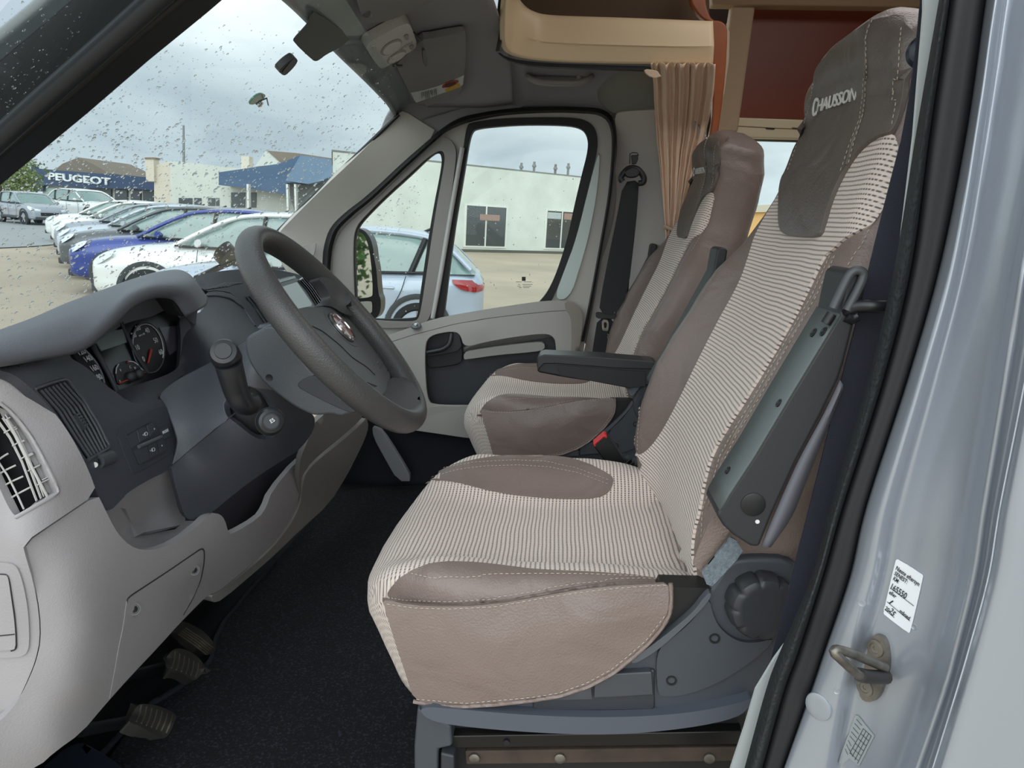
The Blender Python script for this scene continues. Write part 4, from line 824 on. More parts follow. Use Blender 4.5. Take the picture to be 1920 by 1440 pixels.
def dome():
    t = thing('interior_lamp', rf(.02)(740, 70), 'pale grey plastic roof lamp with two oval lenses, switched off', 'lamp')
    P = Z('e', [(715, 262), (740, 225), (830, 175), (930, 120), (1000, 88), (1030, 88), (1048, 110), (1070, 170), (1085, 215), (1085, 250), (1065, 280), (960, 345), (860, 410), (835, 422), (812, 410), (780, 370), (735, 300)])
    b = sheet('lamp_bezel', P, rf(.022), mat('lamp_grey', (196, 192, 188), .5), t, thick=.02, res=10, bevel=.004, sm=1)
    for cx, cy, rx, ry, nm in ((902, 260, 88, 38, 'lens'), (938, 330, 82, 26, 'lens')):
        ov = [(cx+rx*math.cos(a)*.85+ry*math.sin(a)*.4, cy-rx*math.cos(a)*.52+ry*math.sin(a)) for a in (i*math.pi/12 for i in range(24))]
        sheet(nm+'_rim', Z('e', ov), rf(.0232), mat('lens_rim', (140, 136, 133), .5), b, thick=.001, res=8, bevel=.0004, sm=0)
        sheet(nm, Z('e', [(cx+(x-cx)*.86+4, cy+(y-cy)*.82+3) for x, y in ov]), rf(.0240), mat('lens_grey', (205, 201, 198), .35), b, thick=.002, res=8, bevel=.001, sm=0)
    for q in ([(990, 172), (1018, 160), (1028, 175), (1026, 200), (1000, 205)], [(1030, 250), (1060, 236), (1068, 262), (1048, 278), (1032, 270)]):
        sheet('rocker_switch', Z('e', q), rf(.0245), mat('lens_rim', (140, 136, 133), .5), b, thick=.003, res=6, bevel=.001, sm=1)
    for k in range(9): tube('vent_rib', [rf(.0235)(*Z('e', [q])[0]) for q in ((962+k*11, 272-k*7), (966+k*11, 284-k*7))], .0008, mat('lens_rim', (140, 136, 133), .5), b, 4)
    c = thing('aux_plug', rf(.03)(785, 70), 'small black cable end hanging beside the roof lamp', 'cable')
    tube('cable', [rf(.03)(*Z('e', [(1055, 120)])[0]), rf(.04)(*Z('e', [(1080, 130)])[0]), rf(.045)(*Z('e', [(1098, 155)])[0]), rf(.045)(*Z('e', [(1108, 195)])[0])], .0016, BLACK, c, 6, sm=16)
    sheet('plug', Z('e', [(1098, 190), (1116, 188), (1128, 225), (1145, 318), (1106, 322), (1098, 235)]), rf(.05), BLACK, c, thick=.008, res=8, bevel=.002, sm=1)
dome()
def grab():
    t = thing('grab_handle', WY(1050, 150, 2.28), 'grey moulded grab handle on the roof lining over the far door', 'grab handle')
    m_ = mat('handle_grey', (150, 147, 146), .5)
    tube('grip', [WY(x, y, z) for x, y, z in [(988, 141, 2.30), (996, 148, 2.24), (1015, 154, 2.225), (1050, 156, 2.22), (1085, 155, 2.225), (1104, 148, 2.24), (1112, 141, 2.30)]], .0105, m_, t, 12, sm=40, flat=.8)
    tube('handle_base', [WY(x, y, 2.285) for x, y in [(990, 145), (1050, 147), (1110, 145)]], .008, mat('handle_base_grey', (120, 117, 117), .6), t, 8)
    prism('coat_hook', [WY(x, y, 2.23) for x, y in [(1081, 148), (1082, 141), (1087, 141), (1090, 150)]], (0, .01, 0), m_, t)
grab()
# ---- overhead shelf, wood end, curtain, living-area wall
def shelf():
    t = thing('overhead_shelf', WY(1150, 60, 2.06), 'cream moulded overhead shelf edge with a cherry wood end above the far door', 'shelf')
    bot = [(949, -60, 1.70), (946, 50, 1.86), (949, 90, 1.98), (967, 105, 2.03), (1017, 114, 2.05), (1133, 119, 2.06), (1337, 121, 2.06)]
    fol = [(957, -60, 1.69), (951, 25, 1.85), (956, 50, 1.97), (972, 62, 2.02), (1000, 71, 2.035), (1067, 78, 2.045), (1339, 86, 2.045)]
    top = [(990, -60, 1.70), (958, -12, 1.88), (968, 8, 2.0), (1000, 25, 2.04), (1040, 32, 2.06), (1180, 37, 2.06), (1337, 43, 2.06)]
    ins = [(1000, -60, 1.78), (975, -12, 1.95), (980, 6, 2.06), (1005, 24, 2.09), (1040, 31, 2.10), (1180, 36, 2.10), (1337, 42, 2.10)]
    mids = [tuple(a*.12+b*.88 for a, b in zip(p, q)) for p, q in zip(bot, fol)]
    loft('shelf_edge', [[WY(*p) for p in c] for c in (bot, mids, fol, top, ins)], 70, 24, BEIGE, t, thick=.012, angle=25)
    sheet('shelf_back', [(965, -80), (1330, -80), (1330, 60), (965, 60)], cY(2.34), mat('shelf_brown', (104, 84, 66), .8), t, thick=.01, res=60, bevel=0, sm=0)
    sheet('under_trim', Z('g', [(95, 285), (150, 322), (230, 340), (400, 356), (700, 366), (1000, 375), (1000, 396), (600, 384), (300, 372), (170, 345), (110, 305)]), cY(2.07), mat('trim_charcoal', (50, 52, 58), .6), t, thick=.02, res=12, bevel=.002, sm=1)
    for a, b in ((-60, 43), (47, 96)): prism('side_rail', [WY(x, y, 1.93) for x, y in [(941-(a+b)*.02, a), (948-(a+b)*.02, a), (937, b), (929, b)]], (0, .02, 0), mat('rail_dark', (52, 54, 54), .4), t, .002)
    w1 = [(1292, -60), (1293, 0), (1305, 22), (1318, 36), (1334, 43), (1336, 90), (1336, 120), (1337, 217), (1331, 262), (1345, 262), (1352, 215), (1361, 140), (1365, 60), (1362, 46), (1352, 38), (1336, 37), (1327, 20), (1323, 0), (1322, -60)]
    prism('wood_end', [WY(q.x, q.y, 2.215) for q in chaikin([V(p) for p in w1], 1)], (0, .03, 0), WOOD, t, .006)
    prism('end_edging', [WY(x, y, 2.225) for x, y in [(1362, 44), (1368, 60), (1367, 110), (1358, 175), (1345, 225), (1335, 265), (1330, 262), (1341, 217), (1353, 167), (1361, 110), (1362, 60)]], (0, .02, 0), mat('edging_cream', (196, 180, 160), .6), t)
    return t
shelf()
def curtain():
    t = thing('cab_curtain', WY(1280, 300, 2.2), 'beige pleated cab curtain tied back beside the far seat belt', 'curtain')
    Lx = [(124, 1219), (140, 1222), (160, 1224), (187, 1225), (253, 1230), (317, 1237), (383, 1243), (423, 1247), (443, 1249), (470, 1243), (520, 1225)]
    Rx = [(120, 1341), (140, 1339), (167, 1337), (213, 1330), (247, 1322), (300, 1307), (340, 1298), (393, 1287), (420, 1278), (443, 1268), (470, 1275), (520, 1290)]
    rows = []; y = 122; rnd = random.Random(5); ph = [rnd.uniform(-.4, .4) for _ in range(12)]
    while y < 520:
        k = (y-122)/320; l_, r_ = lerpt(Lx, y), lerpt(Rx, y); row = []; Yb = 2.04+.20*min(1, (y-122)/110)+.04*min(1, k)
        am = .0125*(1-.5*min(1, max(0, k)))*(.55 if 136 < y < 146 else 1)
        for i in range(150):
            u = i/149; a = u*8.2*2*math.pi+.9*math.sin(u*9+1)+ph[int(u*11)]*.0
            yy_ = y-(5 if y < 130 else 0)*abs(math.sin(a*.5))
            row.append(WY(l_+(r_-l_)*u+3*math.sin(a*.5+k*2)*(1-k*.5), yy_, Yb+am*(math.sin(a)+.3*math.sin(a*2.3+1.5+k*3))))
        rows.append(row); y += 7
    gridrows('curtain_cloth', rows, CURT, t, thick=.002, angle=None)
    tube('tie_band', [WY(x, y, z) for x, y, z in [(1247, 428, 2.30), (1250, 426, 2.25), (1262, 431, 2.232), (1273, 428, 2.25), (1277, 424, 2.30)]], .010, mat('tie_cloth', (206, 178, 150), .9), t, 8, sm=20, flat=.4)
    prism('curtain_corner', [WY(x, y, 2.02) for x, y in Z('g', [(922, 394), (940, 388), (975, 392), (1000, 400), (1020, 430), (985, 440), (950, 428), (930, 410)])], (0, .006, 0), CURT, t, .002)
curtain()
def living():
    wl = struct(sheet('wall_living', [(1325, -60), (1800, -60), (1800, 262), (1325, 257)], cY(2.80), mat('wall_dark_brown', (64, 44, 36), .7), None, thick=.02, res=60, bevel=0, sm=0))
    c = prism('wardrobe_panel', [WY(x, y, 2.70) for x, y in [(1417, 8), (1800, 14), (1800, 224), (1383, 221)]], (0, .03, 0), MAHOG); tag(c, 'large dark cherry wood panel behind the seat heads', 'wood panel')
    p = prism('wall_post', [WY(x, y, 2.62) for x, y in [(1374, 6), (1417, 7), (1384, 246), (1330, 262), (1335, 244)]], (0, .06, 0), mat('post_tan', (192, 166, 138), .7), None, .008); struct(p)
    p = prism('trim_cornice', [WY(x, y, 2.60) for x, y in [(1326, -60), (1800, -60), (1800, 14), (1336, 8)]], (0, .06, 0), mat('cornice_tan', (168, 142, 112), .7), None, .006); struct(p)
    b = thing('window_blind_cassette', WY(1450, 240, 2.64), 'cream roller blind cassette over the bright living area window', 'blind')
    prism('cassette', [WY(x, y, 2.64) for x, y in [(1383, 220), (1560, 226), (1560, 262), (1375, 258)]], (0, .04, 0), CREAM, b, .006)
    bead('cassette_groove', [(1382, 236), (1450, 240), (1530, 243)], cY(2.638), .0012, TAN, b)
    for x in (1444, 1494): prism('vent_slot', [WY(a, c_, 2.637) for a, c_ in [(x-9, 239), (x+9, 240), (x+8, 243), (x-7, 242)]], (0, .004, 0), BLACK, b)
    struct(prism('trim_window_bar', [WY(x, y, 2.68) for x, y in [(1378, 259), (1530, 263), (1530, 267), (1378, 263)]], (0, .02, 0), mat('bar_grey', (110, 108, 104), .5)))
    struct(sheet('wall_living_lower', [(1290, 455), (1800, 455), (1800, 900), (1290, 900)], cY(2.72), TAN, None, thick=.02, res=80, bevel=0, sm=0))
    struct(sheet('window_living', [(1340, 262), (1600, 262), (1600, 458), (1340, 458)], cY(2.74), GLASS, None, thick=.002, res=80, bevel=0, sm=0))
living()
# ---- seat belts
def belt_far():
    t = thing('seat_belt', WY(1170, 500, 2.26), 'black seat belt hanging on the far door pillar, its metal tongue low down', 'seat belt', 'front seat belts')
    sheet('webbing', Z('h', [(326, 365), (412, 352), (412, 420), (398, 600), (352, 1000), (280, 1112), (188, 1102), (205, 980), (240, 800), (290, 560)]), fY([(1185, 340, 2.26), (1140, 580, 2.22), (1160, 480, 2.24), (1130, 590, 2.22)]), BELTB, t, thick=.003, res=14, bevel=.001, sm=1)
    sheet('webbing', Z('h', [(405, 360), (412, 420), (398, 600), (352, 960), (340, 1340), (250, 1340), (275, 1100), (340, 900), (380, 500)]), cY(2.285), mat('webbing_deep', (14, 15, 18), .8), t, thick=.003, res=16, bevel=.001, sm=1)
    sheet('webbing', Z('h', [(182, 1130), (278, 1130), (262, 1240), (240, 1345), (148, 1345), (165, 1230)]), cY(2.25), BELTB, t, thick=.003, res=14, bevel=.001, sm=1)
    tube('belt_guide', [WY(*Z('h', [q])[0], 2.25) for q in ((322, 362), (312, 340), (340, 300), (372, 285), (410, 295), (440, 335), (438, 365), (412, 372))], .009, BLACK, t, 10, sm=40)
    sheet('guide_cover', Z('h', [(330, 310), (345, 288), (375, 278), (408, 288), (425, 315), (400, 340), (345, 340)]), cY(2.235), BLACK, t, thick=.02, res=10, bevel=.005)
    prism('height_adjuster', [WY(*q, 2.27) for q in Z('h', [(372, 212), (410, 210), (410, 235), (398, 262), (376, 262)])], (0, .02, 0), BLACK, t, .002)
    tube('adjuster_slot', [WY(*q, 2.302) for q in Z('h', [(362, 262), (364, 205), (378, 198), (404, 200), (412, 215)])], .0015, BLACK, t, 5)
    k = prism('tongue_grip', [WY(*q, 2.235) for q in Z('h', [(170, 1102), (180, 1096), (280, 1104), (288, 1112), (284, 1130), (270, 1136), (185, 1132), (172, 1124)])], (0, .012, 0), BLACK, t, .002)
    sheet('tongue', Z('h', [(204, 1136), (246, 1140), (243, 1195), (236, 1204), (214, 1202), (206, 1194)]), cY(2.238), STEEL, k, thick=.003, res=8, bevel=.0006, sm=1, holes=[Z('h', [(216, 1152), (234, 1154), (232, 1186), (218, 1185)])])
belt_far()
def belt_near():
    t = thing('seat_belt', WY(1600, 700, .68), 'dark navy seat belt running down beside the near silver door pillar', 'seat belt', 'front seat belts')
    lft = [(1735, -150), (1722, 60), (1698, 233), (1667, 350), (1632, 490), (1607, 600), (1577, 713), (1518, 950), (1484, 1082), (1455, 1200), (1440, 1262), (1425, 1330)]
    rgt = [(1800, -150), (1770, 60), (1745, 233), (1715, 350), (1684, 490), (1660, 600), (1632, 713), (1575, 950), (1540, 1082), (1500, 1200), (1480, 1262), (1465, 1330)]
    s = sheet('webbing', lft+rgt[::-1], cY(.715), BELT, t, thick=.0015, res=16, bevel=.0005, sm=1)
    tube('belt_keeper', [WY(x, y, z) for x, y, z in [(1585, 592, .71), (1592, 580, .70), (1610, 574, .695), (1640, 574, .69), (1680, 576, .69)]], .0065, mat('keeper_black', (30, 31, 35), .35), t, 10, sm=24)
    tube('keeper_foot', [WY(x, y, .70) for x, y in [(1586, 592), (1598, 598), (1606, 592)]], .006, MATS['keeper_black'], t, 8)
    lathe('belt_guide', [(.012, 0), (.015, .003), (.015, .009), (.011, .014), (.004, .016), (.001, .016)], WY(1736, 100, .73), V((-.6, -.8, 0)), mat('guide_blue_black', (34, 42, 54), .3), t, 28)
belt_near()
# ================================================================== dashboard
DASH = mat('dash_slate', (100, 103, 110), .55, bump=('leather', .25), bscale=700)
DASHD = mat('dash_dark', (60, 63, 71), .55, bump=('leather', .25), bscale=700)
DGREY = mat('dash_light_grey', (158, 154, 156), .55, bump=('leather', .2), bscale=600)
LENS = mat('gauge_black', (16, 17, 20), .3)
MARK = mat('gauge_white', (205, 210, 212), .6)
REDM = mat('gauge_red', (200, 60, 44), .5)
dash = thing('dashboard', (-.75, 1.5, .95), 'slate and light grey van dashboard with round gauges, seen from the open driver door', 'dashboard')
def hood():
    # binnacle hood: from the lip over the gauges forward and down to the glass
    lip = [(-40, 688, -.590), (60, 672, -.592), (150, 654, -.600), (205, 612, -.605), (245, 574, -.610), (285, 556, -.612), (320, 560, -.612), (345, 592, -.610)]
    lip2 = [(-40, 676, -.583), (60, 662, -.585), (146, 640, -.592), (198, 598, -.596), (240, 560, -.600), (288, 542, -.602), (345, 546, -.603), (372, 580, -.604)]
    mid = [(-40, 655, -.60), (60, 622, -.61), (150, 590, -.62), (210, 560, -.625), (260, 537, -.63), (310, 525, -.63), (358, 530, -.63), (384, 572, -.625)]
    top = [(-40, 640, -.66), (60, 603, -.67), (130, 572, -.68), (200, 546, -.68), (250, 528, -.69), (300, 514, -.69), (345, 514, -.69), (385, 560, -.66)]
    P = [[WX(*q) for q in c] for c in (lip, lip2, mid, top)]
    back = [p+V((-.018, .0, -.03)) for p in P[3]]; back2 = [p+V((-.03, .0, -.16)) for p in P[3]]; inner = [p+V((-.035, .01, .002)) for p in P[0]]
    loft('hood_lining', [P[0], inner], 80, 6, mat('lining_black', (24, 25, 29), .7), dash, thick=.002, angle=None)
    loft('instrument_hood', [P[0], P[1], P[2], P[3], back, back2], 80, 44, DASH, dash, thick=.004, angle=None)
    rim = [(345, 592), (356, 590), (372, 588), (383, 580), (385, 566), (378, 545)]
hood()
def fx(*c): return fX(c)
box('dash_top', (-.91, 1.53, 1.15), (.46, 1.62, .05), DASH, dash, .01); box('dash_core', (-1.0, 1.53, 1.0), (.24, 1.60, .28), DASHD, dash, .01)
# instrument panel well
CL = fx((150, 660, -.70), (300, 570, -.72), (340, 620, -.70), (225, 735, -.665), (180, 715, -.67), (330, 690, -.68))
well = sheet('instrument_panel', Z('c', [(440, 180), (560, 60), (800, -60), (1000, -130), (1180, -100), (1260, 0), (1260, 320), (1130, 400), (800, 520), (640, 440)]), CL, LENS, dash, thick=.01, res=18, bevel=0, sm=1)
gl = lambda o: (lambda x, y: CL(x, y)+(CAM-CL(x, y)).normalized()*o)
def dial(cx, cy, rx, ry, th, rot, nm):
    # ellipse outline in crop c, rotated
    def pt(a, k=1): c, s = math.cos(a)*rx*k, math.sin(a)*ry*k; return Z('c', [(cx+c*math.cos(rot)-s*math.sin(rot), cy+c*math.sin(rot)+s*math.cos(rot))])[0]
    return pt
D1_ = dial(1000, 185, 108, 172, 0, -.18, 'rev'); g = gl(.003)
b = sheet('rev_counter', [D1_(i*math.pi/18) for i in range(36)], g, mat('dial_face', (24, 26, 30), .5), well, thick=.002, res=9, bevel=0, sm=0)
tube('dial_ring', [gl(.005)(*D1_(i*math.pi/24, 1.0)) for i in range(48)], .0010, mat('ring_grey', (96, 100, 106), .35), b, 6, closed=True)
tube('dial_arc', [gl(.005)(*D1_(a, .93)) for a in [math.radians(d) for d in range(-170, 40, 7)]], .0009, MARK, b, 6)
P = lambda x, y, o=.0045: gl(o)(*Z('c', [(x, y)])[0])
def lab(s, x, y, h, par, m=MARK, tx=60, ty=-22):
    c = P(x, y); e = P(x+20, y-7)-P(x-20, y+7); u = P(x-5, y-20)-P(x+5, y+20); text('dial_number', s, c, e, u, h, m, par, .0002, bold=.01)
for s_, x, y in (('0', 970, 265), ('10', 927, 187), ('20', 904, 103), ('30', 932, 55), ('40', 994, 72), ('50', 1051, 138), ('60', 1086, 217)): lab(s_, x, y, .0125, b)
lab('rpm x 100', 957, 99, .0045, b)
tube('needle', [P(998, 290, .007), P(1018, 195, .007)], .0011, REDM, b, 6); tube('needle', [P(1003, 288, .007), P(1026, 198, .007)], .0008, REDM, b, 6)
sheet('display', Z('c', [(650, 145), (700, 95), (830, 60), (858, 150), (688, 207)]), gl(.003), mat('lcd_grey', (122, 134, 132), .35), well, thick=.002, res=12, bevel=0, sm=0)
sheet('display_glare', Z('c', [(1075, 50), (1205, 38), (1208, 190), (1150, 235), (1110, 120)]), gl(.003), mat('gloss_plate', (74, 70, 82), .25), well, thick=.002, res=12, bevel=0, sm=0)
sb_ = sheet('fuel_and_heat_gauge', Z('c', [(775, 330), (800, 290), (860, 270), (920, 285), (960, 320), (985, 360), (985, 390), (860, 425), (800, 440), (785, 400)]), gl(.003), mat('dial_face', (24, 26, 30), .5), well, thick=.002, res=9, bevel=0, sm=1)
for p_ in ([(782, 360), (785, 325), (800, 298)], [(862, 278), (900, 282), (935, 305), (955, 330), (968, 350)]): tube('dial_arc', [P(*q) for q in p_], .0010, MARK, sb_, 6)
tube('needle', [P(805, 428, .006), (P(860, 405, .006))], .0010, REDM, sb_, 6); tube('needle', [P(955, 356, .006), P(985, 354, .006)], .0010, REDM, sb_, 6); tube('needle', [P(864, 290, .006), P(862, 274, .006)], .001, REDM, sb_, 6)
for q in ((880, 385), (935, 365)): lathe('gauge_hub', [(.009, 0), (.009, .006), (.006, .008), (.001, .008)], P(*q, .003), (CAM-P(*q)).normalized(), BLACK, sb_, 20)
for s_, x, y in (('E', 812, 415), ('F', 815, 340), ('C', 880, 318), ('H', 912, 325)): lab(s_, x, y, .006, sb_)
sp = sheet('speedometer', Z('c', [(480, 210), (560, 190), (600, 220), (660, 300), (690, 360), (704, 430), (640, 440), (560, 330), (510, 260)]), gl(.003), mat('dial_face', (24, 26, 30), .5), well, thick=.002, res=10, bevel=0, sm=1)
tube('dial_arc', [P(*q) for q in ((572, 200), (620, 250), (660, 305), (690, 370), (703, 425))], .0014, mat('arc_grey', (120, 126, 130), .5), sp, 6, sm=14)
for s_, x, y in (('120', 548, 217), ('140', 594, 262), ('160', 637, 325), ('180', 664, 388)): lab(s_, x, y, .0125, sp)
tube('well_rib', [P(*q, .008) for q in ((622, 150), (640, 200), (720, 340), (790, 480))], .004, DSLATE, well, 8, sm=12); tube('well_rib', [P(*q, .006) for q in ((820, 20), (870, 130), (900, 200), (940, 270), (1000, 360))], .003, DSLATE, well, 8, sm=14)
# ledge round the well
sheet('panel_ledge', Z('c', [(780, 490), (800, 470), (960, 425), (1120, 372), (1195, 330), (1215, 280), (1222, 100), (1205, -20), (1260, -20), (1300, 60), (1330, 200), (1300, 330), (1180, 410), (1080, 500), (1100, 540), (1000, 575), (860, 560)]), fx((215, 737, -.645), (300, 715, -.645), (335, 690, -.665), (340, 610, -.69), (365, 650, -.665), (300, 755, -.605), (240, 755, -.61)), DASHD, dash, thick=.01, res=14, bevel=.003)
# dark shell with the long vent
DS = fx((0, 690, -.600), (60, 700, -.595), (130, 664, -.635), (100, 760, -.585), (170, 700, -.632), (182, 925, -.560), (240, 750, -.610), (305, 752, -.596), (330, 830, -.578), (322, 878, -.570), (215, 900, -.562), (150, 830, -.575), (200, 960, -.556))
ds = lambda o: (lambda x, y: DS(x, y)+(CAM-DS(x, y)).normalized()*o)
ventP = Z('c', [(238, 468), (300, 440), (430, 402), (455, 410), (560, 540), (660, 700), (738, 858), (735, 872), (590, 945), (575, 930), (480, 780), (370, 610), (300, 530)])
shell = sheet('dash_side_shell', Z('c', [(-30, 300), (0, 290), (60, 270), (200, 250), (330, 232), (468, 225), (482, 260), (520, 280), (600, 330), (700, 430), (790, 492), (850, 540), (920, 568), (1000, 562), (1080, 530), (1112, 560), (1150, 660), (1192, 790), (1198, 840), (1160, 985), (1120, 1025), (1000, 1080), (860, 1165), (830, 1205), (720, 1312), (655, 1172), (600, 1020), (520, 860), (440, 720), (330, 580), (200, 450), (90, 362), (-30, 335)]), DS, DASHD, dash, thick=.012, res=12, bevel=.003, holes=[ventP])
v = sheet('vent_box', Z('c', [(200, 430), (460, 370), (600, 540), (770, 860), (580, 960), (400, 700)]), lambda x, y: DS(x, y)-(CAM-DS(x, y)).normalized()*.022, BLACK, shell, thick=.004, res=20, bevel=0, sm=0)
for k in range(7):
    t_ = (k+.6)/7.2; a = [(300, 445), (245, 480), (238, 468)]
    top_ = V((255, 478)).lerp(V((440, 415)), t_); m1 = V((385, 625)).lerp(V((575, 565)), t_); m2 = V((490, 790)).lerp(V((665, 720)), t_); bt_ = V((590, 935)).lerp(V((730, 862)), t_)
    L1 = line3(Z('c', [top_, m1, m2, bt_]), ds(-.003)); n_ = [(CAM-p).normalized() for p in L1]
    tube('vent_slat', L1, .0019, mat('slat_dark', (74, 77, 82), .45), shell, 8)
sheet('vent_tab', Z('c', [(490, 650), (515, 625), (595, 715), (575, 745), (550, 742), (515, 695)]), ds(.001), mat('tab_dark', (52, 55, 59), .45), shell, thick=.006, res=8, bevel=.001, sm=1)
for k in range(5): tube('tab_rib', [ds(.002)(*Z('c', [q])[0]) for q in ((518+k*14, 640+k*18), (542+k*12, 632+k*18))], .0012, mat('rib_grey', (78, 80, 84), .4), shell, 6)
bead('vent_frame', Z('c', [(236, 466), (300, 440), (430, 400), (456, 408), (562, 538), (662, 700), (742, 860), (588, 948)]), ds(.0005), .0022, mat('frame_slate', (70, 73, 79), .45), shell)
wt = tube('thumbwheel', [ds(-.004)(*Z('c', [q])[0]) for q in ((655, 958), (745, 925))], .0095, mat('wheel_ribbed', (66, 69, 74), .5), shell, 16)
for k in range(6): tube('wheel_rib', [ds(.004)(*Z('c', [q])[0]) for q in ((668+k*14, 935-k*5), (680+k*14, 975-k*5))], .0012, BLACK, shell, 5)
lathe('vent_mark', [(.0035, 0), (.0035, .0008), (.0005, .0008)], ds(0)(*Z('c', [(640, 978)])[0]), (CAM-DS(177, 871)).normalized(), WHITET, shell, 18)
tube('vent_mark', [ds(.0008)(*Z('c', [(757+10*math.cos(a), 910+11*math.sin(a))])[0]) for a in (i*math.pi/8 for i in range(16))], .0006, WHITET, shell, 6, closed=True)
sw = sheet('switch_panel', Z('c', [(782, 742), (860, 695), (1000, 625), (1112, 578), (1150, 660), (1188, 780), (1192, 830), (1180, 880), (1080, 945), (900, 1046), (880, 1000), (830, 880)]), ds(.002), mat('switch_slate', (58, 61, 68), .5), shell, thick=.006, res=12, bevel=.0018, sm=1)
bz = sheet('switch_bezel', Z('c', [(845, 780), (920, 738), (1040, 672), (1070, 735), (1128, 708), (1158, 785), (1110, 812), (1130, 880), (1060, 925), (945, 985), (920, 960), (880, 870)]), ds(.0035), mat('switch_dark', (50, 53, 59), .5), sw, thick=.003, res=10, bevel=.001, sm=1)
for q in ([(855, 785), (915, 750), (938, 832), (890, 862)], [(925, 745), (982, 715), (1005, 795), (945, 825)], [(992, 712), (1035, 688), (1062, 745), (1015, 785)], [(905, 882), (990, 840), (1012, 935), (945, 975)], [(1000, 838), (1050, 812), (1072, 905), (1022, 932)], [(1058, 808), (1100, 790), (1124, 872), (1082, 900)], [(1075, 738), (1128, 712), (1154, 780), (1108, 805)]):
    sheet('push_button', Z('c', q), ds(.005), mat('button_slate', (60, 63, 70), .45), sw, thick=.003, res=8, bevel=.0008, sm=0)
tube('centre_bar', [ds(.007)(*Z('c', [q])[0]) for q in ((935, 856), (1088, 788))], .0028, mat('bar_slate', (84, 88, 94), .35), sw, 8)
Q = lambda x, y: ds(.0056)(*Z('c', [(x, y)])[0])
text('button_label', 'MODE', Q(1118, 752), Q(1140, 740)-Q(1095, 764), Q(1110, 735)-Q(1126, 770), .0060, MARK, sw, .0002, bold=.02)
for x, y in ((985, 772), (1034, 878)):
    tube('button_symbol', [Q(x+2+9*math.cos(a), y-4+12*math.sin(a)) for a in (i*math.pi/6 for i in range(12))], .0004, MARK, sw, 5, closed=True); tube('button_symbol', [Q(x-10, y-10), Q(x-6, y+10)], .0005, MARK, sw, 5); prism('button_symbol', [Q(x-20, y-2), Q(x-14, y+6), Q(x-22, y+8)], (0, .0003, 0), MARK, sw)
for x, y, s_ in ((1042, 735, 1), (1094, 848, -1)): prism('button_symbol', [Q(x-5, y+5*s_), Q(x+5, y+3*s_), Q(x-1, y-7*s_)], (0, .0003, 0), MARK, sw)
for k in range(6): tube('defrost_slat', [ds(.001)(x, y) for x, y in ((0+k*7, 693-k*1.2), (9+k*7, 688-k*1.2))], .0011, BLACK, shell, 5)
# light grey end piece with the side vent
LG = fx((-60, 700, -.63), (25, 702, -.600), (-60, 1350, -.66), (0, 1000, -.600), (92, 762, -.585), (182, 925, -.555), (120, 980, -.555), (42, 1020, -.575), (60, 1090, -.572), (75, 1200, -.575), (30, 1315, -.60), (100, 900, -.565), (-60, 1000, -.65))
lg = lambda o: (lambda x, y: LG(x, y)+(CAM-LG(x, y)).normalized()*o)
sv = Z('c', [(-60, 520), (0, 575), (60, 625), (130, 705), (200, 800), (260, 905), (310, 1010), (360, 1110), (385, 1160), (370, 1172), (230, 1250), (105, 1322), (80, 1300), (40, 1230), (0, 1140), (-60, 1000)])
endp = sheet('dash_end_panel', [(-90, 680), (-20, 692), (0, 694), (25, 700), (55, 725), (92, 761), (122, 800), (145, 838), (167, 883), (182, 925), (112, 972), (42, 1019), (50, 1050), (62, 1089), (73, 1148), (75, 1200), (66, 1240), (54, 1270), (35, 1311), (0, 1352), (-90, 1420)], LG, DGREY, dash, thick=.012, res=14, bevel=.003, sm=1, holes=[sv])
sheet('vent_box', Z('c', [(-100, 480), (60, 560), (300, 900), (430, 1180), (80, 1380), (-100, 1250)]), lg(-.035), mat('vent_black', (18, 18, 20), .7), endp, thick=.004, res=24, bevel=0, sm=0)
SL = mat('slat_light', (178, 174, 172), .5)
def slat(pts, d0, d1, w=.0018, m=SL, nm='vent_slat'):
    L1 = line3(Z('c', pts), lg(d0)); gridrows(nm, [L1, [p-(CAM-p).normalized()*(d0-d1) for p in L1]], m, endp, thick=w, angle=None)
sheet('vent_inner_frame', Z('c', [(0, 575), (130, 700), (200, 795), (310, 1005), (385, 1160), (330, 1190), (280, 1080), (215, 950), (130, 800), (60, 700), (0, 640)]), lg(-.010), mat('vent_side', (150, 147, 146), .6), endp, thick=.003, res=10, bevel=0, sm=1)
for k in range(5): o = k*15; slat([(-20+o, 690-o*.9), (60+o, 800-o*.75), (140+o, 960-o*.6), (240+o, 1225-o*.55)], -.004, -.013, .0014)
slat([(55, 665), (130, 800), (220, 980), (330, 1190)], -.002, -.014, .003)
for k in range(6): x, y = 5+k*56, 690+k*88; slat([(x+18, y+70), (x+50, y+50), (x+100, y+28)], -.003, -.010, .0015)
for k in range(6): x, y = 25+k*52, 675+k*82; slat([(x, y), (x+42, y-22)], -.003, -.012, .0015)
slat([(-20, 930), (60, 1050), (120, 1170), (168, 1275)], -.010, -.018, .002)
for a, b_ in (((-20, 960), (60, 905)), ((-20, 1055), (110, 985)), ((0, 1140), (160, 1060)), ((30, 1235), (215, 1130))): slat([a, ((a[0]+b_[0])/2, (a[1]+b_[1])/2-4), b_], -.012, -.024, .002)
bead('vent_rim', Z('c', [(0, 560), (65, 612), (138, 692), (210, 790), (270, 895), (322, 1000), (372, 1102), (396, 1160), (375, 1178), (235, 1256), (104, 1332)]), lg(.0005), .0022, DGREY, endp)
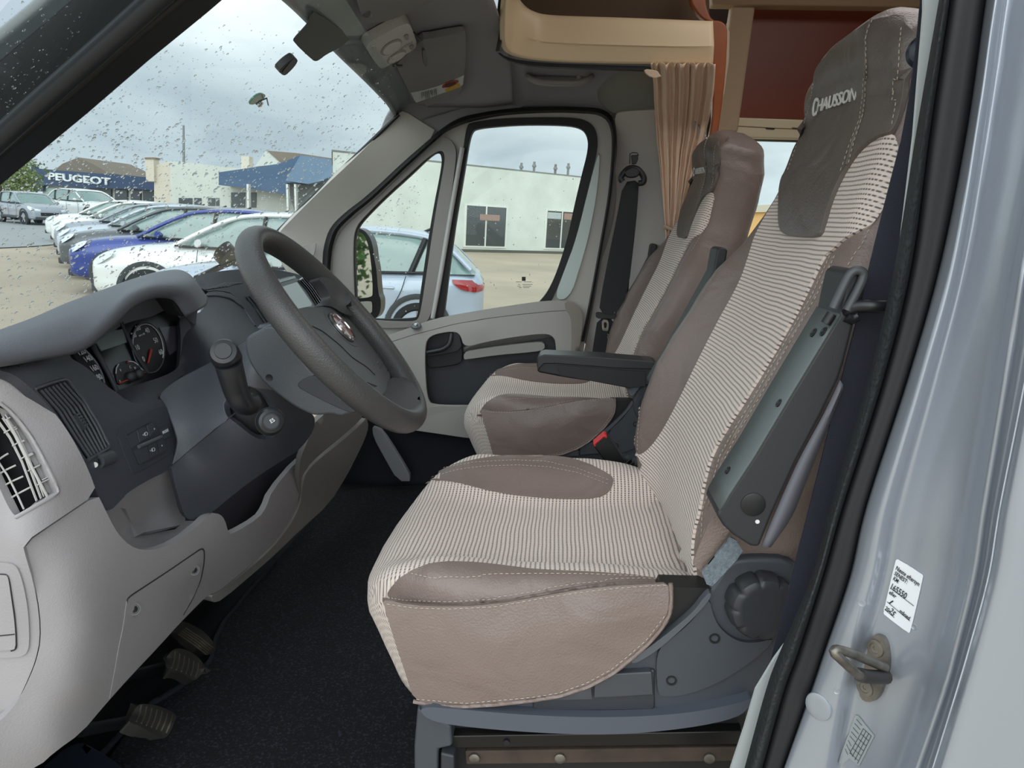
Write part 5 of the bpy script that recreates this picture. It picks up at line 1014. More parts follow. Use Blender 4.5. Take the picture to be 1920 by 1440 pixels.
# lower light grey panel
LW = fx((42, 1020, -.578), (182, 925, -.556), (62, 1089, -.574), (140, 1080, -.548), (172, 1180, -.540), (75, 1200, -.572), (35, 1311, -.595), (160, 1290, -.552), (60, 1440, -.600), (110, 1400, -.578), (-60, 1480, -.64), (200, 960, -.552), (230, 1050, -.545), (300, 1030, -.548), (370, 985, -.545), (415, 965, -.540), (250, 1150, -.553), (370, 1060, -.556), (330, 1170, -.575), (194, 1325, -.572), (450, 1060, -.575), (430, 1000, -.545), (500, 970, -.56), (538, 985, -.59), (560, 900, -.60), (403, 1114, -.60))
lw = lambda o: (lambda x, y: LW(x, y)+(CAM-LW(x, y)).normalized()*o)
low = sheet('knee_panel', [(-90, 1420), (0, 1354), (36, 1312), (56, 1271), (68, 1240), (77, 1200), (75, 1147), (64, 1088), (52, 1049), (44, 1021), (113, 974), (183, 927), (194, 948), (206, 974), (222, 1002), (243, 1023), (267, 1032), (295, 1030), (330, 1017), (368, 988), (389, 968), (400, 962), (413, 964), (422, 975), (429, 1001), (438, 1000), (486, 971), (500, 950), (510, 920), (560, 860), (575, 858), (566, 890), (559, 940), (550, 965), (538, 985), (503, 1030), (451, 1075), (406, 1112), (392, 1114), (371, 1134), (333, 1173), (299, 1211), (243, 1270), (194, 1325), (153, 1374), (104, 1409), (73, 1437), (-90, 1520)], LW, DGREY, dash, thick=.012, res=13, bevel=.004, sm=1)
fc_ = Z('d', [(684, 545), (690, 525), (710, 512), (900, 388), (1080, 264), (1094, 262), (1099, 280), (1096, 340), (1078, 425), (1040, 520), (1000, 600), (955, 655), (860, 768), (700, 945), (595, 1065), (590, 1070), (618, 930), (640, 800), (668, 670)])
fcv = sheet('fuse_cover', fc_, lw(.0022), DGREY, low, thick=.004, res=11, bevel=.0015, sm=1)
bead('cover_gap', Z('d', [(684, 548), (686, 528), (708, 508), (900, 382), (1080, 259), (1098, 256), (1104, 280), (1100, 345), (1082, 430), (1042, 525), (990, 612)]), lw(.0004), .0012, mat('gap_dark', (48, 46, 48), .8), low)
for x, y in ((724, 583), (1048, 372)):
    p = lw(.002)(*Z('d', [(x, y)])[0]); n_ = (CAM-p).normalized(); n2 = (n_+V((.5, 0, .1))).normalized()
    lathe('screw_recess', [(.0085, -.001), (.0085, .0012), (.0065, .0014), (.0062, -.0005), (.0002, -.0005)], p, n2, mat('recess_grey', (120, 117, 118), .5), fcv, 24); lathe('screw', [(.0048, -.001), (.0046, .0010), (.002, .0016), (.0017, .0006), (.0002, .0006)], p, n2, BLACK, fcv, 18)
h_ = sheet('bonnet_handle_frame', Z('d', [(-60, 325), (0, 330), (60, 335), (92, 358), (112, 405), (132, 480), (148, 570), (156, 660), (158, 770), (148, 815), (120, 838), (60, 846), (-60, 848)]), lg(.003), DGREY, endp, thick=.006, res=12, bevel=.003, sm=1)
sheet('bonnet_handle', Z('d', [(-60, 396), (20, 398), (38, 402), (48, 440), (62, 540), (74, 620), (82, 710), (84, 795), (60, 805), (-60, 812)]), lg(.006), DGREY, h_, thick=.006, res=12, bevel=.002, sm=1)
bead('handle_gap', Z('d', [(-60, 394), (20, 395), (40, 400), (50, 440), (65, 540), (77, 620), (85, 710), (88, 797), (60, 808)]), lg(.0042), .0010, MATS['gap_dark'], h_); bead('handle_gap', Z('d', [(-20, 728), (40, 722), (78, 718)]), lg(.0065), .0007, MATS['gap_dark'], h_)
# storage pocket behind the lip and the dark knee space
PK = fx((200, 965, -.58), (235, 935, -.60), (318, 878, -.595), (350, 975, -.60), (330, 1010, -.58), (240, 1025, -.575), (265, 995, -.615), (290, 1030, -.57))
sheet('pocket_wall', [(196, 960), (230, 935), (240, 925), (318, 876), (326, 900), (348, 975), (335, 985), (270, 998), (258, 1004), (236, 955), (226, 952), (238, 1000), (246, 1010), (238, 1018), (205, 975)], PK, DGREY, dash, thick=.006, res=10, bevel=.001, sm=0)
sheet('pocket_floor', Z('d', [(560, 60), (650, 30), (745, 185), (780, 180), (945, 150), (968, 130), (980, 105), (1070, 105), (1080, 120), (1000, 200), (860, 290), (720, 290), (600, 180)]), fx((195, 961, -.585), (225, 950, -.605), (260, 1003, -.617), (330, 990, -.615), (370, 976, -.60), (350, 1020, -.57), (250, 1042, -.57), (205, 1002, -.58)), DGREY, dash, thick=.006, res=10, bevel=.001, sm=0)
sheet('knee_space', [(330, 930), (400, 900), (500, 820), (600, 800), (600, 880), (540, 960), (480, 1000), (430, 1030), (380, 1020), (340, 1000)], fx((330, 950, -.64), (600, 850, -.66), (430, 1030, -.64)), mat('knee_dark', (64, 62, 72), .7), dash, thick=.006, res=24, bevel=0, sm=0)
# fairing round the steering column
FR = fx((308, 758, -.600), (345, 715, -.600), (405, 675, -.555), (457, 638, -.475), (475, 622, -.46), (321, 878, -.572), (347, 974, -.565), (397, 961, -.545), (480, 894, -.480), (534, 860, -.450), (560, 844, -.445), (592, 782, -.43), (500, 740, -.44), (400, 800, -.515), (450, 700, -.475), (430, 860, -.500), (540, 800, -.43), (350, 850, -.56))
fr_ = lambda o: (lambda x, y: FR(x, y)+(CAM-FR(x, y)).normalized()*o)
slot = Z('b', [(95, 1068), (66, 1100), (62, 1135), (76, 1185), (110, 1215), (150, 1245), (228, 1308), (290, 1332), (350, 1318), (395, 1270), (400, 1210), (370, 1150), (320, 1080), (250, 1030), (200, 1012), (140, 1040)])
fair = sheet('column_fairing', Z('c', [(1112, 565), (1060, 505), (1150, 430), (1250, 370), (1440, 275), (1560, 195), (1640, 150), (1728, 90), (1790, 80), (1880, 300), (2060, 600), (2130, 650), (2120, 750), (2020, 880), (1925, 935), (1728, 1062), (1560, 1190), (1430, 1302), (1330, 1352), (1252, 1348), (1200, 1180), (1155, 1005), (1165, 960), (1196, 840), (1190, 780)]), FR, DASHD, dash, thick=.012, res=13, bevel=.004, sm=2, holes=[slot])
bead('fairing_seam', Z('c', [(1160, 982), (1300, 860), (1460, 730), (1600, 618), (1680, 560)]), fr_(.0003), .0010, MATS['gap_dark'], fair)
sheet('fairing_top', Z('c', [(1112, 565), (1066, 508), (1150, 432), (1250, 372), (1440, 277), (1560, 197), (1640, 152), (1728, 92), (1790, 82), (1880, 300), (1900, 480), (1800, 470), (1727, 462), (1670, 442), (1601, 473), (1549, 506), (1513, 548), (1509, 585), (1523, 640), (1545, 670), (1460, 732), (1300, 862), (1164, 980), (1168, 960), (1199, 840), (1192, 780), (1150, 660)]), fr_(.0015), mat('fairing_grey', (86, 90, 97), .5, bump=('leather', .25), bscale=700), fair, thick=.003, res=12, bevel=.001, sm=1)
sheet('slot_floor', Z('b', [(30, 1040), (60, 1200), (200, 1350), (380, 1350), (430, 1200), (330, 1020), (180, 980)]), fr_(-.03), mat('slot_black', (24, 25, 30), .6), fair, thick=.004, res=16, bevel=0, sm=0)
# upper right dashboard running across to the far pillar
FRR = fx((384, 548, -.74), (470, 580, -.745), (498, 620, -.70), (405, 675, -.60), (345, 690, -.66), (345, 600, -.70), (430, 510, -.80), (560, 515, -.80), (620, 560, -.74), (600, 590, -.72), (440, 640, -.62))
frr = lambda o: (lambda x, y: FRR(x, y)+(CAM-FRR(x, y)).normalized()*o)
mid_ = sheet('dash_centre', [(336, 590), (350, 588), (372, 588), (384, 575), (384, 548), (410, 545), (440, 552), (470, 580), (505, 625), (530, 660), (470, 680), (405, 690), (340, 730), (330, 700), (345, 650)], FRR, DASHD, dash, thick=.01, res=14, bevel=.004, sm=1)
bead('dash_ridge', Z('a', [(1310, 1045), (1400, 1040), (1480, 1062), (1560, 1120), (1640, 1240)]), frr(.001), .003, DASHD, mid_)
top_ = sheet('dash_top_pad', [(362, 522), (380, 514), (400, 510), (440, 505), (500, 503), (545, 510), (575, 520), (610, 555), (640, 600), (600, 620), (520, 640), (470, 585), (438, 550), (410, 544), (384, 547)], FRR, DASHD, dash, thick=.01, res=14, bevel=.003, sm=1)
for k in range(7): bead('top_vent_slat', Z('a', [(1325+k*22, 1003-k*3), (1400+k*18, 985-k*3), (1450+k*18, 962)]), frr(.002), .0016, DSLATE, top_)
sheet('side_vent', Z('a', [(1562, 1052), (1660, 1020), (1770, 1150), (1810, 1230), (1735, 1250), (1700, 1235), (1630, 1130)]), frr(.002), BLACK, top_, thick=.003, res=8, bevel=0, sm=1)
for k in range(5): bead('side_vent_slat', Z('a', [(1580+k*20, 1052-k*6), (1645+k*20, 1130-k*6), (1716+k*18, 1232-k*6)]), frr(.005), .0018, DSLATE, top_)
sr = sheet('screen_surround', Z('b', [(360, 388), (480, 360), (560, 440), (645, 540), (600, 580), (470, 580), (420, 510)]), fx((515, 520, -.70), (553, 515, -.72), (605, 572, -.68), (550, 580, -.67)), mat('surround_black', (26, 27, 30), .35), dash, thick=.02, res=12, bevel=.003, sm=1)
SCf = fx((515, 520, -.695), (553, 515, -.715), (605, 572, -.675), (550, 580, -.665))
sheet('radio_screen', Z('b', [(388, 436), (492, 402), (580, 530), (575, 545), (470, 565)]), SCf, mat('screen_glass', (150, 160, 158), .15), sr, thick=.002, res=12, bevel=.0006, sm=0)
sheet('screen_strip', Z('b', [(365, 395), (478, 366), (486, 380), (376, 412)]), SCf, mat('screen_strip', (120, 134, 138), .25), sr, thick=.002, res=12, bevel=.0006, sm=0)
for k in range(4): bead('side_vent_slat', Z('b', [(512+k*9, 392-k*6), (560+k*9, 445-k*6), (618+k*9, 538-k*8)]), SCf, .0025, mat('gloss_black', (14, 15, 17), .2), sr)
sheet('dash_far_end', Z('b', [(510, 372), (560, 368), (620, 395), (680, 480), (690, 540), (640, 545), (560, 430)]), fx((560, 520, -.76), (600, 520, -.78), (620, 570, -.72), (580, 535, -.74)), mat('far_end_grey', (170, 174, 174), .5), dash, thick=.02, res=12, bevel=.006)
# lower centre and glovebox side
cc = fx((590, 800, -.53), (680, 785, -.56), (600, 850, -.56), (565, 900, -.59), (560, 940, -.60))
sheet('centre_panel', [(560, 870), (575, 830), (598, 778), (640, 770), (682, 774), (676, 788), (640, 820), (600, 852), (572, 880), (562, 945)], cc, mat('dash_mid_grey', (140, 137, 135), .55), dash, thick=.012, res=12, bevel=.004, sm=1)
c2_ = fx((690, 785, -.56), (618, 940, -.60), (561, 945, -.605), (503, 1032, -.60), (406, 1114, -.60), (486, 1065, -.62), (640, 880, -.575), (604, 860, -.565))
sheet('glovebox_side', [(688, 782), (692, 800), (684, 825), (672, 850), (652, 890), (618, 945), (566, 992), (521, 1036), (486, 1067), (417, 1126), (400, 1131), (396, 1116), (407, 1112), (452, 1079), (506, 1033), (542, 987), (556, 962), (564, 940), (568, 900), (578, 880), (604, 856), (644, 824), (680, 792)], c2_, mat('dash_mid_grey', (140, 137, 135), .55), dash, thick=.03, res=12, bevel=.005, sm=1)
# dark inner side that closes the dash above the footwell
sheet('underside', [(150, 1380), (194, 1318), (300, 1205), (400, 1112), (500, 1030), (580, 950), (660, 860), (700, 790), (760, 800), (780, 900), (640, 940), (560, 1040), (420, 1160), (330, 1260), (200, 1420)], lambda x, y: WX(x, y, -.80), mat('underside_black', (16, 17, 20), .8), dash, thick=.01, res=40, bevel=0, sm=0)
sheet('kick_strut', Z('i', [(-10, 860), (20, 868), (55, 885), (150, 1030), (250, 1200), (150, 1200), (60, 1040), (0, 930)]), cY(2.25), mat('strut_grey', (132, 134, 138), .5), dash, thick=.02, res=14, bevel=.003, sm=1)
# ================================================================== steering column, stalks, wheel
WC = V((-.327, 1.03, 1.424)); RAD = .174; _t, _y = .736, .133
wnr = V((math.cos(_t)*math.cos(_y), math.cos(_t)*math.sin(_y), math.sin(_t))); e1_ = V((0, 0, 1)).cross(wnr).normalized(); e2_ = wnr.cross(e1_)
WP_ = lambda o=0: (lambda x, y: WP(x, y, WC+wnr*o, wnr))
def column():
    t = thing('steering_column', WC-wnr*.12, 'dark grey steering column shroud behind the wheel', 'steering column')
    y0 = .945
    nearp = Z('b', [(185, 740), (215, 712), (260, 690), (330, 648), (400, 690), (460, 760), (600, 960), (760, 1080), (860, 1165), (800, 1180), (740, 1196), (700, 1180), (600, 1190), (560, 1180), (480, 1140), (400, 1085), (300, 1005), (240, 930), (200, 860), (182, 790)])
    a = [WY(q[0], q[1], y0) for q in chaikin([V(p) for p in nearp], 1)]
    prism('column_shroud', a, (0, .17, 0), mat('shroud_slate', (72, 76, 82), .5, bump=('leather', .2), bscale=700), t, .014, 4)
    lathe('ignition_collar', [(.02, -.01), (.02, .008), (.015, .012), (.012, .006), (.001, .006)], WY(*Z('b', [(350, 690)])[0], .98), V((-.2, 0, 1)), SLATE, t, 24)
    lathe('shroud_screw', [(.005, -.001), (.005, .0008), (.003, .0002), (.0005, .0002)], WY(*Z('b', [(328, 965)])[0], y0), V((0, -1, 0)), BLACK, t, 16)
    sheet('shroud_recess', Z('b', [(470, 1005), (580, 948), (640, 960), (860, 1150), (820, 1180), (700, 1130), (560, 1060)]), cY(y0-.002), DSLATE, t, thick=.006, res=12, bevel=.002)
    # stalk near the door
    K = mat('stalk_black', (34, 35, 39), .4)
    s = thing('indicator_stalk', WY(468, 750, .90), 'tall black indicator stalk with a round knob, left of the wheel', 'stalk', 'control stalks')
    tube('stalk_arm', [WY(*Z('b', [q[:2]])[0], q[2]) for q in ((225, 1110, .93), (205, 1125, .90), (165, 1105, .875), (130, 1030, .865), (105, 940, .855), (88, 880, .85))], lambda u: .0135+.0035*u, K, s, 16, sm=40)
    kx, ky = Z('b', [(70, 832)])[0]; p = WY(kx, ky, .85); ax = (WY(*Z('b', [(47, 800)])[0], .815)-WY(*Z('b', [(92, 885)])[0], .865)).normalized()
    lathe('stalk_knob', [(.016, -.022), (.0185, -.017), (.0185, -.005), (.0177, -.003), (.0177, -.001), (.0185, .001), (.018, .010), (.0155, .015), (.0105, .016), (.010, .0175), (.001, .0175)], p, ax, K, s, 36)
    r = thing('cruise_stalk', WY(503, 790, .84), 'short round black stalk end marked RES, below the tall one', 'stalk', 'control stalks')
    cx, cy = Z('b', [(338, 1222)])[0]; p = WY(cx, cy, .84); ax = (CAM+V((.05, 0, 0))-p).normalized()
    lathe('stalk_knob', [(.007, -.05), (.009, -.036), (.013, -.025), (.0168, -.017), (.0172, -.009), (.0155, -.003), (.0147, .0), (.0110, .002), (.0105, .001), (.0095, .001), (.009, .0035), (.001, .0035)], p, ax, K, r, 40)
    ex = ax.cross(V((0, 0, 1))).normalized()*-1; ex = V((.8, 0, .55)); text('res_label', 'RES', p+ax*.0042, ex, V((-.55, 0, .8)), .0068, MARK, r, .0002, bold=.01)
    tube('stalk_ridge', [p+ax*-.013+(ax.orthogonal().normalized()*math.cos(a)+ax.cross(ax.orthogonal().normalized())*math.sin(a))*.0175 for a in (i*math.pi/16 for i in range(32))], .0012, BLACK, r, 5, closed=True)
column()
def wheel():
    t = thing('steering_wheel', WC, 'large dark grey steering wheel with a round chrome and red badge', 'steering wheel')
    RM = mat('wheel_rim_vinyl', (66, 65, 65), .40, bump=('leather', .3), bscale=600)
    r0 = .0175; ring = [WC+(e1_*math.cos(a)+e2_*math.sin(a))*RAD for a in (i*2*math.pi/120 for i in range(120))]
    rows = []
    for i in range(121):
        a = 2*math.pi*i/120; d = e1_*math.cos(a)+e2_*math.sin(a)
        rows.append([WC+d*RAD+(d*math.cos(b_)*r0*.92+wnr*math.sin(b_)*r0*1.12) for b_ in (j*2*math.pi/20 for j in range(20))])
    gridrows('rim', rows, RM, t, True, angle=None)
    hub = WP_(-.012)
    HB = mat('hub_vinyl', (82, 85, 86), .5, bump=('leather', .3), bscale=700)
    HP = Z('b', [(455, 590), (480, 556), (520, 545), (560, 545), (620, 538), (680, 540), (760, 560), (830, 600), (900, 690), (950, 760), (1000, 830), (1038, 895), (1052, 950), (1045, 1010), (1020, 1060), (985, 1080), (930, 1045), (850, 985), (760, 910), (680, 820), (600, 740), (530, 680), (460, 620)])
    hp_ = sheet('airbag_pad', HP, hub, HB, t, thick=.03, res=12, bevel=.009, seg=4)
    bead('pad_seam', Z('b', [(545, 645), (640, 690), (740, 770), (820, 850), (900, 900), (950, 950)]), WP_(-.0115), .0007, BLACK, hp_)
    mk = Z('b', [(940, 850), (965, 828), (998, 868), (975, 918), (945, 890)]); tube('airbag_mark', [WP_(-.0115)(*q) for q in mk], .0007, mat('emboss', (96, 98, 100), .5), hp_, 5, closed=True)
    c0_, c1_ = WP_(-.0115)(*Z('b', [(960, 890)])[0]), WP_(-.0115)(*Z('b', [(985, 880)])[0])
    text('airbag_text', 'AIRBAG', WP_(-.0114)(*Z('b', [(967, 875)])[0]), e1_, e2_, .0045, MATS['emboss'], hp_, .0002)
    # lower skirt of the hub
    sheet('hub_lower', Z('b', [(600, 730), (680, 810), (780, 905), (900, 1000), (1000, 1075), (1000, 1110), (900, 1060), (760, 960), (640, 840), (570, 740)]), WP_(-.03), mat('hub_dark', (46, 47, 49), .5), t, thick=.02, res=12, bevel=.004)
    def spf(*c):
        g_ = interp([Z('b', [p])[0]+(o,) for p, o in c]); return lambda x, y: WP(x, y, WC+wnr*g_(x, y), wnr)
    sp_ = mat('spoke_vinyl', (64, 64, 66), .48, bump=('leather', .3), bscale=700)
    sheet('wheel_spoke', Z('b', [(632, 372), (680, 380), (740, 415), (800, 465), (812, 500), (800, 530), (770, 548), (840, 610), (760, 590), (700, 545), (645, 545), (675, 525), (688, 495), (675, 460), (650, 420), (615, 385)]), spf(((632, 372), .012), ((800, 465), .019), ((812, 500), .019), ((700, 545), -.008), ((645, 545), -.012), ((840, 610), 0)), sp_, t, thick=.018, res=10, bevel=.005)
    sheet('wheel_spoke', Z('b', [(1010, 1000), (1050, 955), (1090, 965), (1140, 950), (1190, 1010), (1225, 1090), (1225, 1160), (1180, 1180), (1120, 1155), (1040, 1110), (985, 1085)]), spf(((1190, 1010), .017), ((1225, 1160), .017), ((1010, 1000), -.014), ((985, 1085), -.016), ((1090, 965), .002), ((1120, 1155), .004)), sp_, t, thick=.018, res=10, bevel=.005)
    sheet('wheel_spoke', Z('b', [(420, 640), (500, 590), (560, 660), (640, 760), (600, 800), (500, 740)]), WP_(-.02), sp_, t, thick=.018, res=10, bevel=.005)
    sheet('wheel_spoke', Z('b', [(860, 985), (960, 1050), (1000, 1100), (960, 1160), (880, 1100), (800, 1010)]), WP_(-.024), sp_, t, thick=.018, res=10, bevel=.005)
    # badge
    g = WP_(-.008); ctr = Z('b', [(760, 664)])[0]; C0 = g(*ctr); bd = thing('x', C0, None, None) if False else None
    R_ = .0285
    badge = lathe('badge', [(R_*.86, -.006), (R_, -.003), (R_, .0005), (R_*.93, .002), (R_*.86, .0005), (R_*.82, 0), (.001, .0)], C0, wnr, CHROME, t, 48)
    lathe('badge_field', [(R_*.80, 0), (R_*.79, .0008), (.001, .0014)], C0, wnr, mat('badge_red', (120, 28, 26), .25, coat=.6), badge, 40)
    text('badge_letters', 'FIAT', C0+wnr*.0016, e1_, e2_, .026, CHROME, badge, .0006, sx=.62, bold=.0)
    lathe('badge_well', [(R_*1.35, -.0045), (R_*1.34, -.0032), (R_*1.25, -.0036), (R_*1.05, -.0040)], C0, wnr, HB, t, 48)
wheel()
# ================================================================== footwell
struct(sheet('floor_carpet', [(150, 1500), (190, 1440), (230, 1380), (285, 1318), (330, 1293), (370, 1265), (395, 1238), (402, 1200), (415, 1170), (470, 1105), (515, 1055), (560, 1000), (615, 940), (640, 922), (700, 912), (900, 905), (900, 1700), (400, 1700)], lambda x, y: WZ(x, y, .665), CARPET, None, thick=.008, res=30, bevel=.003))
bd_ = struct(bead('trim_carpet_edge', [(150, 1440), (190, 1415), (235, 1365), (285, 1318), (330, 1293), (372, 1262), (395, 1238), (402, 1200), (418, 1168), (470, 1105), (515, 1055)], lambda x, y: WZ(x, y, .668), .006, mat('carpet_binding', (26, 31, 40), .8)))
def pedal(px_, X, arm, label, ribs, name='pedal'):
    t = thing(name, WX(px_[0][0], px_[0][1], X), label, 'pedal', 'foot pedals')
    cx = sum(p[0] for p in px_)/len(px_); cy = sum(p[1] for p in px_)/len(px_)
    f = fx(*[(p[0], p[1], X+(.03 if p[1] > cy else 0)) for p in px_])
    pad = sheet('pedal_pad', px_, f, mat('pedal_rubber', (52, 50, 46), .7), t, thick=.018, res=8, bevel=.004, sm=2)
    for a, b_ in ribs: bead('pad_rib', [a, ((a[0]+b_[0])/2+2, (a[1]+b_[1])/2), b_], lambda x, y: f(x, y)+(CAM-f(x, y)).normalized()*.0005, .0016, mat('rib_rubber', (86, 80, 66), .8), pad)
    tube('pedal_arm', [WX(arm[0][0], arm[0][1], X-.03), WX(arm[1][0], arm[1][1], X-.06)], .010, mat('arm_black', (20, 21, 24), .5), t, 8)
pedal(Z('d', [(690, 1190), (705, 1160), (745, 1095), (790, 1092), (860, 1105), (920, 1130), (955, 1155), (945, 1190), (912, 1262), (885, 1282), (850, 1270), (760, 1215)]), -.63, [(285, 1345), (150, 1370)], 'black ribbed pedal pad, lower and nearest of the three', [((Z('d', [(735+i*27, 1190+i*10)])[0]), (Z('d', [(762+i*28, 1100+i*9)])[0])) for i in range(7)])
pedal(Z('d', [(890, 870), (905, 830), (935, 800), (965, 792), (1020, 805), (1080, 850), (1108, 890), (1100, 920), (1060, 965), (1035, 965), (980, 925), (900, 905)]), -.665, [(350, 1240), (230, 1270)], 'black ribbed pedal pad in the middle of the three', [((Z('d', [(925+i*26, 900+i*10)])[0]), (Z('d', [(945+i*25, 812+i*13)])[0])) for i in range(6)])
pedal(Z('d', [(940, 705), (985, 650), (1020, 655), (1100, 700), (1150, 755), (1165, 790), (1150, 815), (1110, 838), (1070, 790), (1000, 735)]), -.71, [(330, 1190), (330, 1160)], 'long black ribbed accelerator pedal, furthest of the three', [((Z('d', [(965+i*9, 718-i*9)])[0]), (Z('d', [(1112+i*9, 826-i*9)])[0])) for i in range(5)])
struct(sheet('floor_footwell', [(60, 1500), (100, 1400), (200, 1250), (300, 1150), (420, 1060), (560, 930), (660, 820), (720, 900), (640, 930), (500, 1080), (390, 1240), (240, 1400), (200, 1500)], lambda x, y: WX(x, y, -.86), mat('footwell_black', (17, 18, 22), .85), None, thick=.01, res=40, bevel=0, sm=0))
struct(sheet('floor_sill', Z('d', [(180, 1470), (400, 1280), (520, 1330), (700, 1450), (700, 1600), (100, 1600)]), lambda x, y: WZ(x, y, .69), mat('sill_navy', (32, 40, 54), .6), None, thick=.02, res=30, bevel=.004))
# ================================================================== outside: yard, buildings, parked cars
gm_ = mat('wet_gravel', (172, 158, 138), .75, var=.14, vscale=.35, bump=('noise', .3), bscale=30)
struct(from_data('ground', [(-300, -60, 0), (300, -60, 0), (300, 400, 0), (-300, 400, 0)], [(0, 1, 2, 3)], gm_, None, False))
rd = prism('road', [WZ(x, y, .02)  for x, y in [(-120, 400), (60, 399), (200, 408), (140, 455), (60, 462), (-120, 470)]], (0, 0, .01), mat('wet_asphalt', (146, 148, 148), .5, var=.06, vscale=.5)); struct(rd)
E0, E1 = V((-5.02, 32.19, 0)), V((-1.01, 35.62, 0)); Ed = (E1-E0).normalized(); En = V((-Ed.y, Ed.x, 0)); En = -En if En.dot(CAM-E0) < 0 else En
ef = lambda px_, py_, o=0: WP(px_, py_, E0+En*o, En)
def hall():
    t = thing('white_hall', E0, 'long low white rendered building seen through the far door windows', 'building')
    wm_ = mat('white_render', (204, 210, 202), .85, var=.08, vscale=1.2)
    a = ef(624, 340); s0 = (a-E0).dot(Ed); s1 = 22; BV = V((a.x, a.y, 0)).normalized()
    P = lambda s, z, o=0: E0+Ed*s+V((0, 0, z))+En*o
    prism('wall', [P(s0, -.1), P(s1, -.1), P(s1, 3.78), P(s0, 3.78)], BV*9, wm_, t)
    prism('roof_edge', [P(s0-.05, 3.76), P(s1, 3.76), P(s1, 3.84), P(s0-.05, 3.84)], BV*9.1, mat('roof_edge_grey', (120, 122, 118), .7), t)
    prism('plinth', [P(s0, -.05, .02), P(s1, -.05, .02), P(s1, .13, .02), P(s0, .13, .02)], -En*.2, mat('plinth_dark', (92, 92, 84), .9), t)
    fm = mat('window_frame_white', (216, 220, 212), .6); gl_ = mat('shop_glass', (58, 66, 68), .12, spec=.8)
    def win(pl, pr, top, bot, mul, ns=0):
        x0, x1 = (ef(pl, top)-E0).dot(Ed), (ef(pr, top)-E0).dot(Ed); z0, z1 = .22, 2.15
        w_ = prism('window', [P(x0, z0, .05), P(x1, z0, .05), P(x1, z1, .05), P(x0, z1, .05)], -En*.1, fm, t)
        xs = [x0+.06]+[x0+(x1-x0)*m for m in mul]+[x1-.06]
        for i in range(len(xs)-1):
            prism('pane', [P(xs[i]+.05, z0+.08, .07), P(xs[i+1]-.05, z0+.08, .07), P(xs[i+1]-.05, z1-.08, .07), P(xs[i]+.05, z1-.08, .07)], -En*.03, gl_, w_)
        return w_, x0, x1
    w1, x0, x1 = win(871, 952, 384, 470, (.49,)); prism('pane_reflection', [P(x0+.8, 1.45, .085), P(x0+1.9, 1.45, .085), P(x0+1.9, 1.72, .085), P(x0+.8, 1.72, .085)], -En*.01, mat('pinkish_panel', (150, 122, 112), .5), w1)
    w2, x0, x1 = win(1023, 1084, 391, 474, (.5,)); prism('pane_blind', [P(x0+.1, 1.7, .085), P(x0+.95, 1.7, .085), P(x0+.95, 2.0, .085), P(x0+.1, 2.0, .085)], -En*.01, mat('blind_pale', (170, 180, 180), .5), w2)
    prism('pane_blind', [P(x0+1.15, 1.7, .085), P(x0+2.1, 1.7, .085), P(x0+2.1, 2.0, .085), P(x0+1.15, 2.0, .085)], -En*.01, mat('pinkish_panel', (150, 122, 112), .5), w2)
    for px_, top in ((977, 305), (1001, 303), (1041, 308), (1065, 306)):
        b = ef(px_, 322, -1); tt = ef(px_, top, -1); b.z = 3.7; tube('roof_vent', [b, V((b.x, b.y, tt.z))], .06, mat('vent_rusty', (112, 98, 90), .7) if px_ == 1041 else mat('vent_grey', (120, 122, 120), .6), t, 8); lathe('vent_cap', [(.11, 0), (.1, .1), (.02, .13)], V((b.x, b.y, tt.z-.25)), V((0, 0, 1)), MATS['vent_grey'], t, 10)
hall()
def flat(name, pts, Y, th, m, par): return prism(name, [WY(x, y, Y) for x, y in pts], (0, th, 0), m, par)
